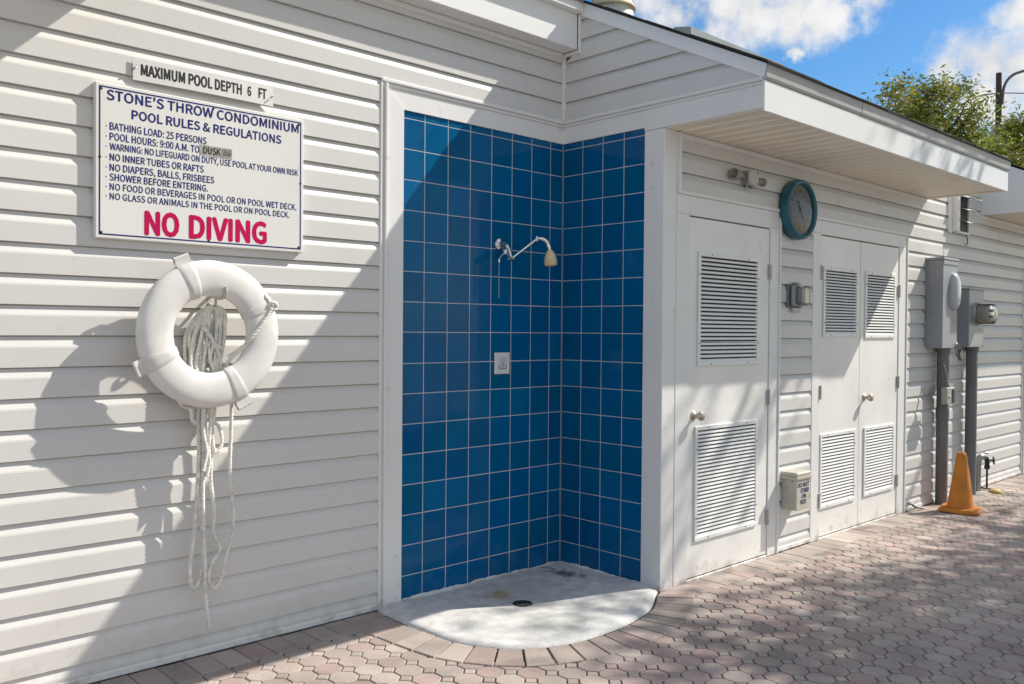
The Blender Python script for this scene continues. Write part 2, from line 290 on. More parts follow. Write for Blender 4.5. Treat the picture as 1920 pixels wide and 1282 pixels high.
# ------------------------------------------------------------------ text
GLYPHS = {"A":[851,[6,0,136,0,235,314,611,314,709,0,846,0,497,1027,353,1027,268,416,318,574,353,689,387,804,420,922,426,922,459,804,493,689,529,574,578,416],[0,12,7,12,6,7,12,13,6,13,5,6,0,11,12,14,5,13,15,5,14,0,10,11,16,5,15,0,9,10,0,8,9,17,5,16,0,2,8,2,17,8,2,3,17,3,5,17,0,1,2,4,5,3]],"B":[920,[141,0,468,0,671,33,807,133,857,301,830,422,757,503,648,546,648,553,730,602,781,680,798,776,753,921,629,1002,445,1027,141,1027,270,591,270,924,429,924,563,908,644,855,671,759,646,669,566,611,423,591,270,104,270,490,450,490,603,471,697,410,730,305,696,191,601,125,450,104],[0,17,15,17,14,15,17,13,14,17,18,13,18,12,13,0,16,17,19,12,18,19,11,12,20,11,19,21,11,20,21,10,11,22,10,21,22,9,10,23,9,22,24,9,23,24,8,9,0,26,16,26,24,16,26,8,24,26,7,8,26,6,7,26,27,6,27,28,6,28,5,6,0,25,26,29,5,28,29,4,5,30,4,29,31,4,30,31,3,4,32,3,31,32,2,3,33,2,32,0,33,25,0,2,33,0,1,2]],"C":[893,[528,-18,651,-1,755,49,843,129,772,211,703,149,624,109,534,95,364,147,254,292,214,517,255,738,368,881,538,931,619,919,689,885,748,835,818,919,746,981,652,1027,536,1045,303,981,141,798,81,513,140,227,298,45],[21,19,20,21,18,19,21,17,18,22,12,21,12,13,21,13,17,21,14,17,13,15,17,14,15,16,17,22,11,12,23,11,22,23,10,11,23,9,10,24,9,23,24,8,9,25,8,24,5,3,4,6,3,5,25,7,8,6,2,3,7,2,6,25,2,7,25,1,2,0,1,25]],"D":[963,[141,0,403,0,665,62,826,238,881,517,826,795,663,967,398,1027,141,1027,270,106,270,922,387,922,588,875,708,738,748,517,708,295,588,155,387,106],[0,10,8,10,7,8,10,6,7,10,11,6,11,12,6,12,5,6,0,9,10,13,5,12,13,4,5,14,4,13,15,4,14,15,3,4,16,3,15,16,2,3,17,2,16,0,17,9,0,2,17,0,1,2]],"E":[825,[141,0,748,0,748,111,270,111,270,485,660,485,660,595,270,595,270,917,732,917,732,1027,141,1027],[0,8,11,8,10,11,8,9,10,0,7,8,0,4,7,4,6,7,4,5,6,0,3,4,0,2,3,0,1,2]],"F":[773,[141,0,270,0,270,461,662,461,662,570,270,570,270,917,732,917,732,1027,141,1027],[0,6,9,6,8,9,6,7,8,0,5,6,0,2,5,2,4,5,2,3,4,0,1,2]],"G":[965,[545,-18,673,-3,781,39,861,101,861,532,524,532,524,424,742,424,742,155,692,123,629,102,557,95,371,147,254,292,214,517,257,738,375,881,556,931,647,918,720,883,777,835,847,919,776,979,679,1026,552,1045,309,981,143,798,81,513,141,227,304,45],[25,23,24,25,22,23,26,16,25,16,17,25,17,22,25,17,21,22,18,21,17,18,19,21,19,20,21,26,15,16,27,15,26,27,14,15,6,4,5,6,7,4,7,3,4,27,13,14,28,13,27,8,3,7,28,12,13,29,12,28,9,3,8,29,11,12,10,3,9,11,3,10,11,2,3,29,2,11,0,2,29,0,1,2]],"H":[1019,[141,0,270,0,270,485,749,485,749,0,880,0,880,1027,749,1027,749,597,270,597,270,1027,141,1027],[0,10,11,0,9,10,8,6,7,8,5,6,0,2,9,2,8,9,2,3,8,3,5,8,0,1,2,4,5,3]],"I":[410,[141,0,270,0,270,1027,141,1027],[0,2,3,0,1,2]],"K":[904,[141,0,270,0,270,325,447,535,755,0,899,0,528,637,850,1027,703,1027,273,511,270,511,270,1027,141,1027],[0,11,12,0,10,11,9,7,8,9,6,7,9,3,6,3,5,6,9,2,3,4,5,3,0,9,10,0,2,9,0,1,2]],"L":[760,[141,0,720,0,720,111,270,111,270,1027,141,1027],[0,4,5,0,3,4,0,2,3,0,1,2]],"M":[1137,[141,0,258,0,258,569,255,666,249,772,241,871,246,871,329,637,524,104,611,104,804,637,887,871,892,871,885,772,878,666,875,569,875,0,996,0,996,1027,840,1027,644,478,621,407,598,335,573,263,567,263,543,335,518,407,493,478,297,1027,141,1027],[0,5,29,5,28,29,5,6,28,6,27,28,20,11,19,11,18,19,11,12,18,12,17,18,0,4,5,7,27,6,20,10,11,13,17,12,0,3,4,14,17,13,15,17,14,0,2,3,8,27,7,20,9,10,0,1,2,16,17,15,8,26,27,21,9,20,22,9,21,8,25,26,23,9,22,8,24,25,8,23,24,8,9,23]],"N":[1012,[141,0,263,0,263,539,261,647,254,755,248,860,254,860,364,648,738,0,871,0,871,1027,748,1027,748,493,751,384,758,274,766,168,759,168,648,380,273,1027,141,1027],[0,5,19,5,18,19,5,6,18,6,17,18,12,10,11,12,9,10,0,4,5,7,17,6,0,3,4,8,17,7,0,2,3,0,1,2,13,9,12,14,9,13,8,16,17,15,9,14,8,15,16,8,9,15]],"O":[1039,[520,-18,748,47,902,232,958,517,902,800,748,981,520,1045,291,981,138,800,81,517,138,232,291,47,520,95,358,148,252,294,214,517,252,738,358,881,520,931,681,881,787,738,825,517,787,294,681,148],[7,5,6,8,17,7,17,18,7,18,5,7,18,19,5,19,4,5,8,16,17,20,4,19,9,16,8,20,3,4,9,15,16,21,3,20,10,15,9,10,14,15,22,3,21,22,2,3,10,13,14,23,2,22,11,13,10,23,1,2,12,1,23,11,12,13,11,1,12,11,0,1]],"P":[886,[141,0,270,0,270,409,440,409,638,443,770,547,818,725,769,903,636,998,434,1027,141,1027,270,514,270,922,417,922,568,904,659,843,689,725,660,605,572,536,423,514],[0,12,10,12,9,10,12,8,9,12,13,8,13,7,8,0,11,12,14,7,13,15,7,14,15,6,7,16,6,15,17,6,16,17,5,6,18,5,17,18,4,5,19,4,18,0,2,11,2,19,11,2,4,19,2,3,4,0,1,2]],"R":[889,[270,539,270,922,443,922,579,904,663,846,692,739,663,628,579,561,443,539,704,0,850,0,590,450,711,504,792,600,821,739,774,909,648,999,462,1027,141,1027,141,0,270,0,270,436,455,436],[19,1,18,1,17,18,1,16,17,1,2,16,2,15,16,19,0,1,3,15,2,3,14,15,4,14,3,5,14,4,6,14,5,6,13,14,7,13,6,7,12,13,8,12,7,19,21,0,21,8,0,21,12,8,21,11,12,21,22,11,22,10,11,19,20,21,9,10,22]],"S":[834,[426,-18,611,21,732,125,775,273,746,401,671,487,563,548,417,611,338,648,273,701,246,783,270,862,337,913,438,931,527,920,605,887,672,836,739,919,657,984,555,1029,438,1045,272,1010,157,914,115,773,148,647,227,563,324,510,471,445,559,402,620,347,643,262,617,174,543,116,427,95,323,111,226,155,144,223,67,133,167,53,288,0],[21,19,20,21,18,19,22,18,21,22,13,18,13,17,18,22,12,13,14,17,13,15,17,14,15,16,17,23,12,22,23,11,12,23,10,11,23,9,10,24,9,23,24,8,9,24,7,8,25,7,24,25,6,7,26,6,25,26,5,6,27,5,26,27,4,5,28,4,27,29,4,28,29,3,4,30,3,29,30,2,3,31,2,30,37,35,36,32,2,31,37,34,35,38,34,37,32,1,2,33,1,32,38,33,34,38,1,33,39,1,38,39,0,1]],"T":[839,[354,0,485,0,485,917,796,917,796,1027,43,1027,43,917,354,917],[6,4,5,6,3,4,7,3,6,0,2,7,2,3,7,0,1,2]],"U":[1009,[506,-18,694,23,825,162,874,423,874,1027,749,1027,749,420,716,226,629,125,506,95,384,125,298,226,266,420,266,1027,137,1027,137,423,186,162,317,23],[15,13,14,15,12,13,6,4,5,6,3,4,16,12,15,6,2,3,16,11,12,7,2,6,16,10,11,8,2,7,8,1,2,17,10,16,17,9,10,9,1,8,17,1,9,17,0,1]],"V":[805,[329,0,479,0,805,1027,674,1027,508,471,476,356,444,246,409,132,403,132,369,246,337,356,304,471,137,1027,1,1027],[0,12,13,0,11,12,4,2,3,4,1,2,0,10,11,5,1,4,0,9,10,6,1,5,0,8,9,7,1,6,0,7,8,0,1,7]],"W":[1229,[254,0,408,0,560,619,578,698,595,775,612,853,618,853,634,775,651,698,668,619,824,0,980,0,1192,1027,1069,1027,958,468,939,357,921,246,902,134,894,134,869,246,845,358,821,468,678,1027,559,1027,417,468,392,357,368,246,345,134,339,134,318,246,298,357,277,468,169,1027,36,1027],[0,32,33,0,31,32,24,22,23,24,5,22,5,6,22,6,21,22,14,12,13,14,11,12,24,4,5,7,21,6,24,3,4,8,21,7,24,2,3,9,21,8,24,1,2,10,21,9,0,30,31,25,1,24,10,20,21,15,11,14,10,19,20,0,29,30,26,1,25,16,11,15,10,18,19,0,28,29,27,1,26,17,11,16,0,27,28,0,1,27,10,17,18,10,11,17]],"X":[802,[24,0,161,0,308,277,335,330,362,384,391,444,396,444,428,384,457,330,485,277,637,0,780,0,479,524,759,1027,623,1027,486,765,462,718,439,669,413,613,408,613,377,669,352,718,326,765,186,1027,43,1027,324,531],[25,23,24,25,22,23,15,13,14,15,12,13,25,21,22,16,12,15,25,20,21,17,12,16,25,19,20,18,12,17,25,18,19,25,12,18,0,5,25,5,12,25,5,6,12,6,11,12,0,4,5,7,11,6,0,3,4,8,11,7,0,2,3,9,11,8,0,1,2,10,11,9]],"Y":[743,[307,0,436,0,436,398,745,1027,611,1027,479,737,446,662,411,587,375,511,370,511,335,587,302,662,269,737,136,1027,-1,1027,307,398],[15,13,14,15,12,13,5,3,4,5,2,3,15,11,12,6,2,5,15,10,11,7,2,6,15,9,10,8,2,7,15,8,9,15,2,8,0,2,15,0,1,2]],"0":[777,[389,-18,559,41,669,219,709,517,669,812,559,987,389,1045,219,987,109,812,70,517,109,219,219,41,389,85,287,130,218,271,193,517,218,761,287,900,389,944,492,900,560,761,585,517,560,271,492,130],[7,5,6,8,17,7,17,18,7,18,5,7,18,19,5,19,4,5,8,16,17,20,4,19,9,16,8,20,3,4,21,3,20,9,15,16,10,15,9,10,14,15,22,3,21,22,2,3,10,13,14,23,2,22,11,13,10,23,1,2,11,12,13,12,1,23,11,1,12,0,1,11]],"1":[777,[123,0,686,0,686,106,480,106,480,1027,382,1027,322,997,253,973,169,954,169,873,353,873,353,106,123,106],[6,4,5,6,10,4,10,3,4,7,10,6,8,10,7,9,10,8,11,3,10,0,11,12,0,3,11,0,2,3,0,1,2]],"2":[777,[62,0,707,0,707,111,423,111,368,109,311,105,255,101,467,323,607,536,658,744,621,903,518,1007,359,1045,241,1026,142,974,56,895,130,822,192,883,263,926,343,941,449,915,512,843,532,738,482,550,327,333,62,76],[13,11,12,14,11,13,14,10,11,15,19,14,19,10,14,15,18,19,20,10,19,15,17,18,21,10,20,21,9,10,16,17,15,22,9,21,22,8,9,23,8,22,24,8,23,24,7,8,25,7,24,25,6,7,4,2,3,4,1,2,5,1,4,6,1,5,25,1,6,0,1,25]],"3":[777,[368,-18,536,17,654,117,699,275,669,398,592,486,482,535,482,542,578,595,641,678,664,789,625,927,519,1014,364,1045,255,1029,161,986,78,923,147,842,210,894,281,928,360,941,453,921,513,864,534,779,507,679,418,609,249,583,249,485,438,459,539,387,569,279,542,177,469,111,360,88,256,105,173,148,106,206,41,123,120,54,227,2],[14,12,13,15,12,14,15,11,12,16,20,15,20,11,15,16,19,20,21,11,20,16,18,19,21,10,11,17,18,16,22,10,21,23,10,22,23,9,10,24,9,23,25,9,24,25,8,9,26,8,25,26,7,8,27,7,26,27,6,7,27,5,6,27,28,5,28,4,5,29,4,28,29,3,4,30,3,29,31,3,30,31,2,3,37,35,36,32,2,31,37,34,35,38,34,37,32,1,2,33,1,32,38,33,34,38,1,33,39,1,38,39,0,1]],"4":[777,[476,0,597,0,597,283,734,283,734,385,597,385,597,1027,455,1027,28,367,28,283,476,283,476,385,161,385,395,735,424,786,451,837,478,887,483,887,480,826,477,759,476,700],[8,6,7,8,16,6,16,17,6,17,5,6,8,15,16,18,5,17,8,14,15,19,5,18,8,13,14,20,5,19,8,12,13,11,5,20,8,11,12,8,5,11,8,4,5,8,3,4,9,3,8,10,3,9,0,2,10,2,3,10,0,1,2]],"5":[777,[367,-18,531,23,654,143,703,333,660,519,549,627,394,661,336,656,286,642,239,620,266,917,653,917,653,1027,154,1027,120,548,189,504,244,537,298,558,360,564,472,536,546,457,573,331,543,201,465,118,354,88,249,105,167,146,102,202,38,118,118,52,226,2],[14,10,13,10,12,13,10,11,12,14,9,10,7,5,6,8,5,7,9,5,8,9,4,5,14,18,9,18,4,9,14,17,18,19,4,18,14,16,17,15,16,14,20,4,19,20,3,4,21,3,20,21,2,3,22,2,21,28,26,27,23,2,22,28,25,26,23,1,2,24,1,23,29,25,28,29,24,25,29,1,24,30,1,29,30,0,1]],"6":[777,[422,-18,569,24,676,140,717,315,682,495,583,602,431,637,350,622,269,580,199,514,238,766,333,900,464,940,524,930,580,903,626,861,699,940,635,994,555,1031,458,1045,271,990,133,813,78,490,124,208,245,38,202,412,272,488,343,529,410,542,514,514,575,436,595,315,572,193,510,112,422,83,310,121,236,232],[20,18,19,20,17,18,20,16,17,21,11,20,11,12,20,12,16,20,13,16,12,13,14,16,14,15,16,21,10,11,22,10,21,22,9,10,7,5,6,8,5,7,8,4,5,9,28,8,28,4,8,9,27,28,29,4,28,9,26,27,22,26,9,30,4,29,30,3,4,23,25,22,25,26,22,31,3,30,23,36,25,32,3,31,32,2,3,23,35,36,24,35,23,33,2,32,33,1,2,24,34,35,34,1,33,24,1,34,0,1,24]],"7":[777,[277,0,410,0,442,356,530,656,711,950,711,1027,69,1027,69,917,567,917,406,642,316,349],[7,5,6,7,4,5,7,8,4,8,3,4,9,3,8,9,2,3,10,2,9,10,1,2,0,1,10]],"8":[777,[392,-18,561,17,672,112,713,246,688,368,625,455,541,517,541,524,603,585,655,670,676,772,642,912,546,1007,395,1042,251,1009,151,918,113,782,133,684,183,605,252,545,252,539,162,474,92,378,64,255,107,114,223,17,462,557,348,610,263,680,230,782,251,869,309,926,394,947,487,922,546,857,567,765,555,691,520,622,394,77,283,102,206,169,178,266,196,358,246,436,319,499,455,439,553,364,591,251,566,160,498,99],[14,12,13,15,12,14,15,32,12,32,11,12,15,31,32,33,11,32,15,30,31,34,11,33,16,30,15,34,10,11,16,29,30,35,10,34,17,29,16,17,28,29,35,9,10,36,9,35,37,9,36,18,28,17,18,27,28,37,8,9,26,8,37,18,26,27,19,26,18,26,7,8,19,7,26,20,7,19,21,44,20,44,7,20,44,6,7,44,5,6,21,43,44,45,5,44,22,43,21,45,4,5,46,4,45,22,42,43,23,42,22,46,3,4,47,3,46,23,41,42,23,40,41,24,40,23,48,3,47,48,2,3,24,39,40,49,2,48,25,39,24,49,1,2,25,38,39,38,1,49,25,1,38,25,0,1]],"9":[777,[329,-18,511,39,648,223,702,557,656,829,533,991,356,1045,209,1003,102,887,62,711,97,534,195,426,345,389,430,405,511,448,581,514,540,262,448,128,325,88,260,98,201,125,151,167,81,87,146,33,228,-4,580,622,509,543,436,498,366,485,264,513,203,592,182,711,205,835,268,916,357,945,470,908,545,800],[7,5,6,8,5,7,8,34,5,34,35,5,35,4,5,8,33,34,8,32,33,36,4,35,9,32,8,9,31,32,36,3,4,25,3,36,10,31,9,10,30,31,26,3,25,10,29,30,26,15,3,15,2,3,27,15,26,11,29,10,27,14,15,16,2,15,11,28,29,28,14,27,11,14,28,11,13,14,12,13,11,17,2,16,17,1,2,22,20,21,18,1,17,22,19,20,22,18,19,22,1,18,23,1,22,23,0,1,24,0,23]],":":[389,[195,-18,241,-6,274,28,287,78,274,130,241,164,195,176,148,164,115,130,102,78,115,28,148,-6,195,546,241,559,274,593,287,644,274,695,241,730,195,742,148,730,115,695,102,644,115,593,148,559],[19,17,18,19,16,17,20,16,19,20,15,16,21,15,20,22,15,21,22,14,15,23,14,22,23,13,14,12,13,23,7,5,6,8,5,7,8,4,5,9,4,8,9,3,4,10,3,9,10,2,3,10,1,2,11,1,10,11,0,1]],",":[389,[105,-266,214,-196,285,-97,310,27,297,107,260,158,202,176,154,166,119,135,105,87,118,39,152,8,199,-3,214,-1,197,-79,149,-143,74,-190],[7,5,6,8,5,7,8,4,5,9,4,8,9,3,4,10,3,9,11,3,10,11,13,3,13,2,3,12,13,11,14,2,13,15,2,14,15,1,2,16,1,15,0,1,16]],".":[389,[195,-18,241,-6,274,28,287,78,274,130,241,164,195,176,148,164,115,130,102,78,115,28,148,-6],[7,5,6,8,5,7,8,4,5,9,4,8,9,3,4,10,3,9,10,2,3,10,1,2,11,1,10,11,0,1]],"'":[389,[154,676,234,676,258,937,261,1080,126,1080,129,937],[5,3,4,5,2,3,0,2,5,0,1,2]],"&":[952,[363,-18,475,-4,574,37,658,99,741,47,820,7,895,-18,929,88,869,110,804,142,737,186,811,299,870,421,916,553,797,553,759,441,711,340,653,251,557,337,468,435,392,539,503,625,589,723,623,843,599,948,531,1019,422,1045,298,1013,216,927,186,804,194,727,217,646,254,563,154,484,79,389,50,266,90,119,200,19,574,167,513,123,447,94,378,84,274,108,202,173,175,273,193,348,239,414,305,473,384,364,476,261,345,623,318,686,301,747,296,805,311,882,355,935,423,955,479,939,510,897,520,840,495,758,432,688],[27,25,26,27,24,25,28,56,27,56,24,27,28,55,56,57,24,56,57,23,24,58,23,57,28,54,55,29,54,28,59,23,58,29,53,54,59,22,23,60,22,59,29,52,53,30,52,29,61,22,60,30,51,52,31,51,30,61,21,22,50,21,61,31,50,51,32,50,31,50,20,21,32,20,50,33,20,32,15,13,14,15,12,13,33,47,20,47,19,20,34,47,33,34,46,47,48,19,47,16,12,15,48,18,19,16,11,12,34,45,46,35,45,34,49,18,48,35,44,45,17,11,16,49,17,18,17,10,11,35,43,44,36,43,35,38,17,49,38,10,17,38,9,10,36,42,43,39,9,38,39,8,9,40,8,39,37,42,36,40,3,8,3,7,8,37,41,42,40,2,3,4,7,3,41,2,40,4,6,7,37,2,41,5,6,4,37,1,2,0,1,37]]}   # letter: [advance, outline points x,y.., triangles]
def text_into(mb, s, x0, x1, zb, cap, org, ux, uz, offset=0.0, lift=0.0008, rows=56):
    """lay a line of lettering on the plane org + ux*x + uz*z; spans x0..x1, capitals 'cap' high on baseline zb.
    Letters are cut as one flat layer of thin strips; offset thickens the strokes by that much all round."""
    pen = 0; L_ = []
    for ch in s:
        if ch == ' ': pen += 313; continue
        if ch not in GLYPHS: pen += 200; continue
        adv, v, t = GLYPHS[ch]; L_.append((pen, v, t)); pen += adv
    xs = [p + a for p, v, t in L_ for a in v[0::2]]; mnx, mxx = min(xs), max(xs)
    kx = (x1 - x0 - 2 * offset) / (mxx - mnx); kz = (cap - 2 * offset) / 1027
    org = Vector(org); ux = Vector(ux); uz = Vector(uz); org = org + ux.cross(uz) * lift
    st = cap / rows; r = max(0, int(round(offset / st)))
    for p, v, t in L_:
        P = np.array([[x0 + offset + (p + v[i] - mnx) * kx, zb + offset + v[i + 1] * kz] for i in range(0, len(v), 2)])
        lo = P.min(0) - (r + 2) * st; hi = P.max(0) + (r + 2) * st
        X, Y = np.meshgrid(np.arange(lo[0], hi[0], st), np.arange(lo[1], hi[1], st)); C = np.zeros(X.shape, bool)
        for i in range(0, len(t), 3):
            a, b, c = P[t[i]], P[t[i + 1]], P[t[i + 2]]
            d = lambda p_, q_: (q_[0] - p_[0]) * (Y - p_[1]) - (q_[1] - p_[1]) * (X - p_[0])
            e1, e2, e3 = d(a, b), d(b, c), d(c, a); C |= ((e1 >= 0) & (e2 >= 0) & (e3 >= 0)) | ((e1 <= 0) & (e2 <= 0) & (e3 <= 0))
        if r:
            B = C.copy()
            for dy in range(-r, r + 1):
                for dx in range(-r, r + 1):
                    if dx * dx + dy * dy <= r * r + .5: B |= np.roll(np.roll(C, dy, 0), dx, 1)
            C = B
        live = {}
        for j in range(C.shape[0] + 1):
            runs = set()
            if j < C.shape[0]:
                z = np.flatnonzero(np.diff(np.concatenate(([0], C[j].astype(np.int8), [0])))); runs = set(zip(z[0::2].tolist(), z[1::2].tolist()))
            for q in list(live):
                if q not in runs:
                    j0 = live.pop(q); xa, xb = lo[0] + (q[0] - .5) * st, lo[0] + (q[1] - .5) * st; za, zb_ = lo[1] + (j0 - .5) * st, lo[1] + (j - .5) * st
                    mb.face([org + ux * xa + uz * za, org + ux * xb + uz * za, org + ux * xb + uz * zb_, org + ux * xa + uz * zb_])
            for q in runs: live.setdefault(q, j)
def line(name, mats, parent, *a, **k):
    m = MB(); text_into(m, *a, **k); return m.build(name, mats, parent, recalc=False)

# ------------------------------------------------------------------ constants of the place (metres)
D = -0.738          # door wall plane
EV = -1.352         # eave fascia plane
XE = 3.475          # right end of the eave over the doors
roof_top = lambda y: 3.396 + .507 * y
rake_bot = lambda y: 3.311 + .501 * y

# ================================================================== GROUND
g = MB(); g.box(-150, 200, -150, 150, -.4, -.03, 0); tag(g.build('ground', M['ground']), kind='structure')
padC = Vector((-.62, -.25))
pad_pts = [(-1.345, -.005), (-1.352, -.20), (-1.352, -.356), (-1.334, -.61), (-1.229, -.814), (-1.081, -.93), (-.864, -.992), (-.558, -.987), (-.301, -.923), (-.114, -.814), (-.012, -.757)]
pad_out = [(v - Vector((padC.x, padC.y, 0))) * .985 for v in smoothpath([(x, y, 0) for x, y in pad_pts], 6)]
def pad_r(ang):
    best_, bd = None, 9
    for v in pad_out:
        a = abs((math.atan2(v.y, v.x) - ang + math.pi) % (2 * math.pi) - math.pi)
        if a < bd: bd, best_ = a, v.length
    return best_
A0 = math.atan2(pad_out[0].y, pad_out[0].x); A1 = math.atan2(pad_out[-1].y, pad_out[-1].x)
if A0 > 0: A0 -= 2 * math.pi
def in_fan(x, y, extra=0.0):
    d = Vector((x - padC.x, y - padC.y)); a = math.atan2(d.y, d.x)
    if a > 1.9: a -= 2 * math.pi
    if a < A0 - .03 or a > A1 + .35: return False
    return d.length < pad_r(min(max(a, A0), A1)) + extra
PAL = [(.47, .375, .335), (.46, .40, .355), (.43, .325, .295), (.43, .375, .33), (.48, .425, .375), (.42, .36, .33), (.40, .345, .31), (.45, .335, .31)]
def pav_col():
    c = random.choice(PAL); k = random.uniform(.84, 1.10); return tuple((v * .75 + u * .25) * k for v, u in zip(c, (.475, .375, .325)))
def paver_poly(mb, poly, top, bev=.0032, depth=.03):
    n = len(poly); cx = sum(p[0] for p in poly) / n; cy = sum(p[1] for p in poly) / n
    tx, ty = random.uniform(-.005, .005), random.uniform(-.005, .005)
    def z(x, y): return top + (x - cx) * tx + (y - cy) * ty
    inn = []
    for x, y in poly:
        dx, dy = x - cx, y - cy; l = math.hypot(dx, dy); k = max(0, (l - bev * 1.2) / l); inn.append((cx + dx * k, cy + dy * k))
    mb.col = pav_col()
    mb.face([(x, y, z(x, y)) for x, y in inn])
    for i in range(n):
        j = (i + 1) % n
        mb.face([(*poly[i], top - bev), (*poly[j], top - bev), (*inn[j], z(*inn[j])), (*inn[i], z(*inn[i]))])
        mb.face([(*poly[i], top - depth), (*poly[j], top - depth), (*poly[j], top - bev), (*poly[i], top - bev)])
pv = MB(); P = .119; h = P / 2 - .0018; c_ = .0345
zo = lambda: random.uniform(-.0015, .0015)
SOL = .205
for i in range(-60, 110):
    for j in range(-42, 1):
        x = i * P; y = j * P - .01
        wall_y = 0 if x < 0 else D
        if y > wall_y - SOL + .05 or (in_fan(x, y, .16)): continue
        paver_poly(pv, [(x - h, y - h + c_), (x - h + c_, y - h), (x + h - c_, y - h), (x + h, y - h + c_), (x + h, y + h - c_), (x + h - c_, y + h), (x - h + c_, y + h), (x - h, y + h - c_)], -.005 + zo())
        q = c_ - .004
        if y < wall_y - SOL - .03 and not in_fan(x + P / 2, y + P / 2, .17):
            X, Y = x + P / 2, y + P / 2
            paver_poly(pv, [(X - q, Y), (X, Y - q), (X + q, Y), (X, Y + q)], -.005 + zo(), .003)
# soldier courses along the walls and around the pad
def brick(x0, x1, y0, y1): paver_poly(pv, [(x0, y0), (x1, y0), (x1, y1), (x0, y1)], 0.0 + zo())
x = -7.0
while x < -1.50:
    brick(x, x + .108, -SOL, -.016); x += .1115
x = .02
while x < 9.3:
    if not 4.66 < x < 4.75: brick(x, x + .108, D - SOL + .015, D - .016)
    x += .1115
n = 23
for k in range(n):
    a0 = A0 + (A1 + .26 - A0) * k / n; a1 = A0 + (A1 + .26 - A0) * (k + 1) / n
    q = []
    for a, e in ((a0, .012), (a1, .012), (a1, .205), (a0, .205)):
        r = pad_r(min(a, A1)) + e; aa = a + (.006 if a == a0 else -.006) * (1 if e < .1 else .8)
        q.append((padC.x + math.cos(aa) * r, padC.y + math.sin(aa) * r))
    if max(p[1] for p in q) < -.02: paver_poly(pv, q, .001 + zo())
    else: paver_poly(pv, [(a, min(b, -.02)) for a, b in q], .001 + zo())
tag(pv.build('patio', M['paver']), kind='structure')
sb = MB(); sb.box(-7.3, 13.2, -5.2, .3, -.028, -.0115, 0); tag(sb.build('patio_bed', M['sand']), kind='structure')

# shower pad: a thin quarter dish of painted concrete with a ragged rim against the tiles
pm = MB(); rim = [Vector((padC.x, padC.y, 0)) + v for v in pad_out]
rings = []
border = [Vector((-1.30, -.004, 0))]
nb = len(rim)
inner = Vector((-.724, -.426, .004))
wallpts = []
for k in range(nb):
    t = k / (nb - 1)
    wallpts.append(None)
def pad_z(x, y, edge):
    d = math.hypot(x + .724, y + .426)
    return .004 + .012 * min(1, d / .5) * (1 - edge) + .0035 * math.sin(x * 9 + y * 5) * (1 - edge)
closed = list(rim) + [Vector((-.004, -.62, 0)), Vector((-.004, -.45, 0)), Vector((-.004, -.3, 0)), Vector((-.004, -.15, 0)), Vector((-.004, -.004, 0)),
                      Vector((-.2, -.004, 0)), Vector((-.4, -.004, 0)), Vector((-.6, -.004, 0)), Vector((-.8, -.004, 0)), Vector((-1.0, -.004, 0)), Vector((-1.2, -.004, 0))]
rows = []
for s_ in (1.0, .985, .93, .8, .6, .4, .2, .05):
    row = []
    for i, v in enumerate(closed):
        p = inner.lerp(v, s_); e = 1 if (s_ == 1.0) else 0
        z = -.006 if (s_ == 1.0 and i < nb) else pad_z(p.x, p.y, 0)
        if s_ > .98 and s_ < 1 and i < nb: z = .008
        row.append((p.x, p.y, z))
    rows.append(row)
pm.grid(rows, True, close_u=True); pm.face(rows[-1])
def bead(p0, p1, nrm, n=90):
    p0 = Vector(p0); p1 = Vector(p1); nrm = Vector(nrm); rows = []
    hh = .008; ww = .016
    for i in range(n + 1):
        p = p0.lerp(p1, i / n); hh += random.uniform(-.004, .004); hh = min(max(hh, .002), .016); ww += random.uniform(-.004, .004); ww = min(max(ww, .008), .024)
        rows.append([p + nrm * ww + Vector((0, 0, .012)), p + nrm * ww * .55 + Vector((0, 0, .012 + hh * .55)), p + nrm * .004 + Vector((0, 0, .014 + hh))])
    pm.grid(rows, True)
bead((-1.24, 0, 0), (-.003, 0, 0), (0, -1, 0)); bead((0, -.003, 0), (0, -.63, 0), (-1, 0, 0), 50)
o = pm.build('concrete_pad', M['pad']); tag(o, kind='structure')
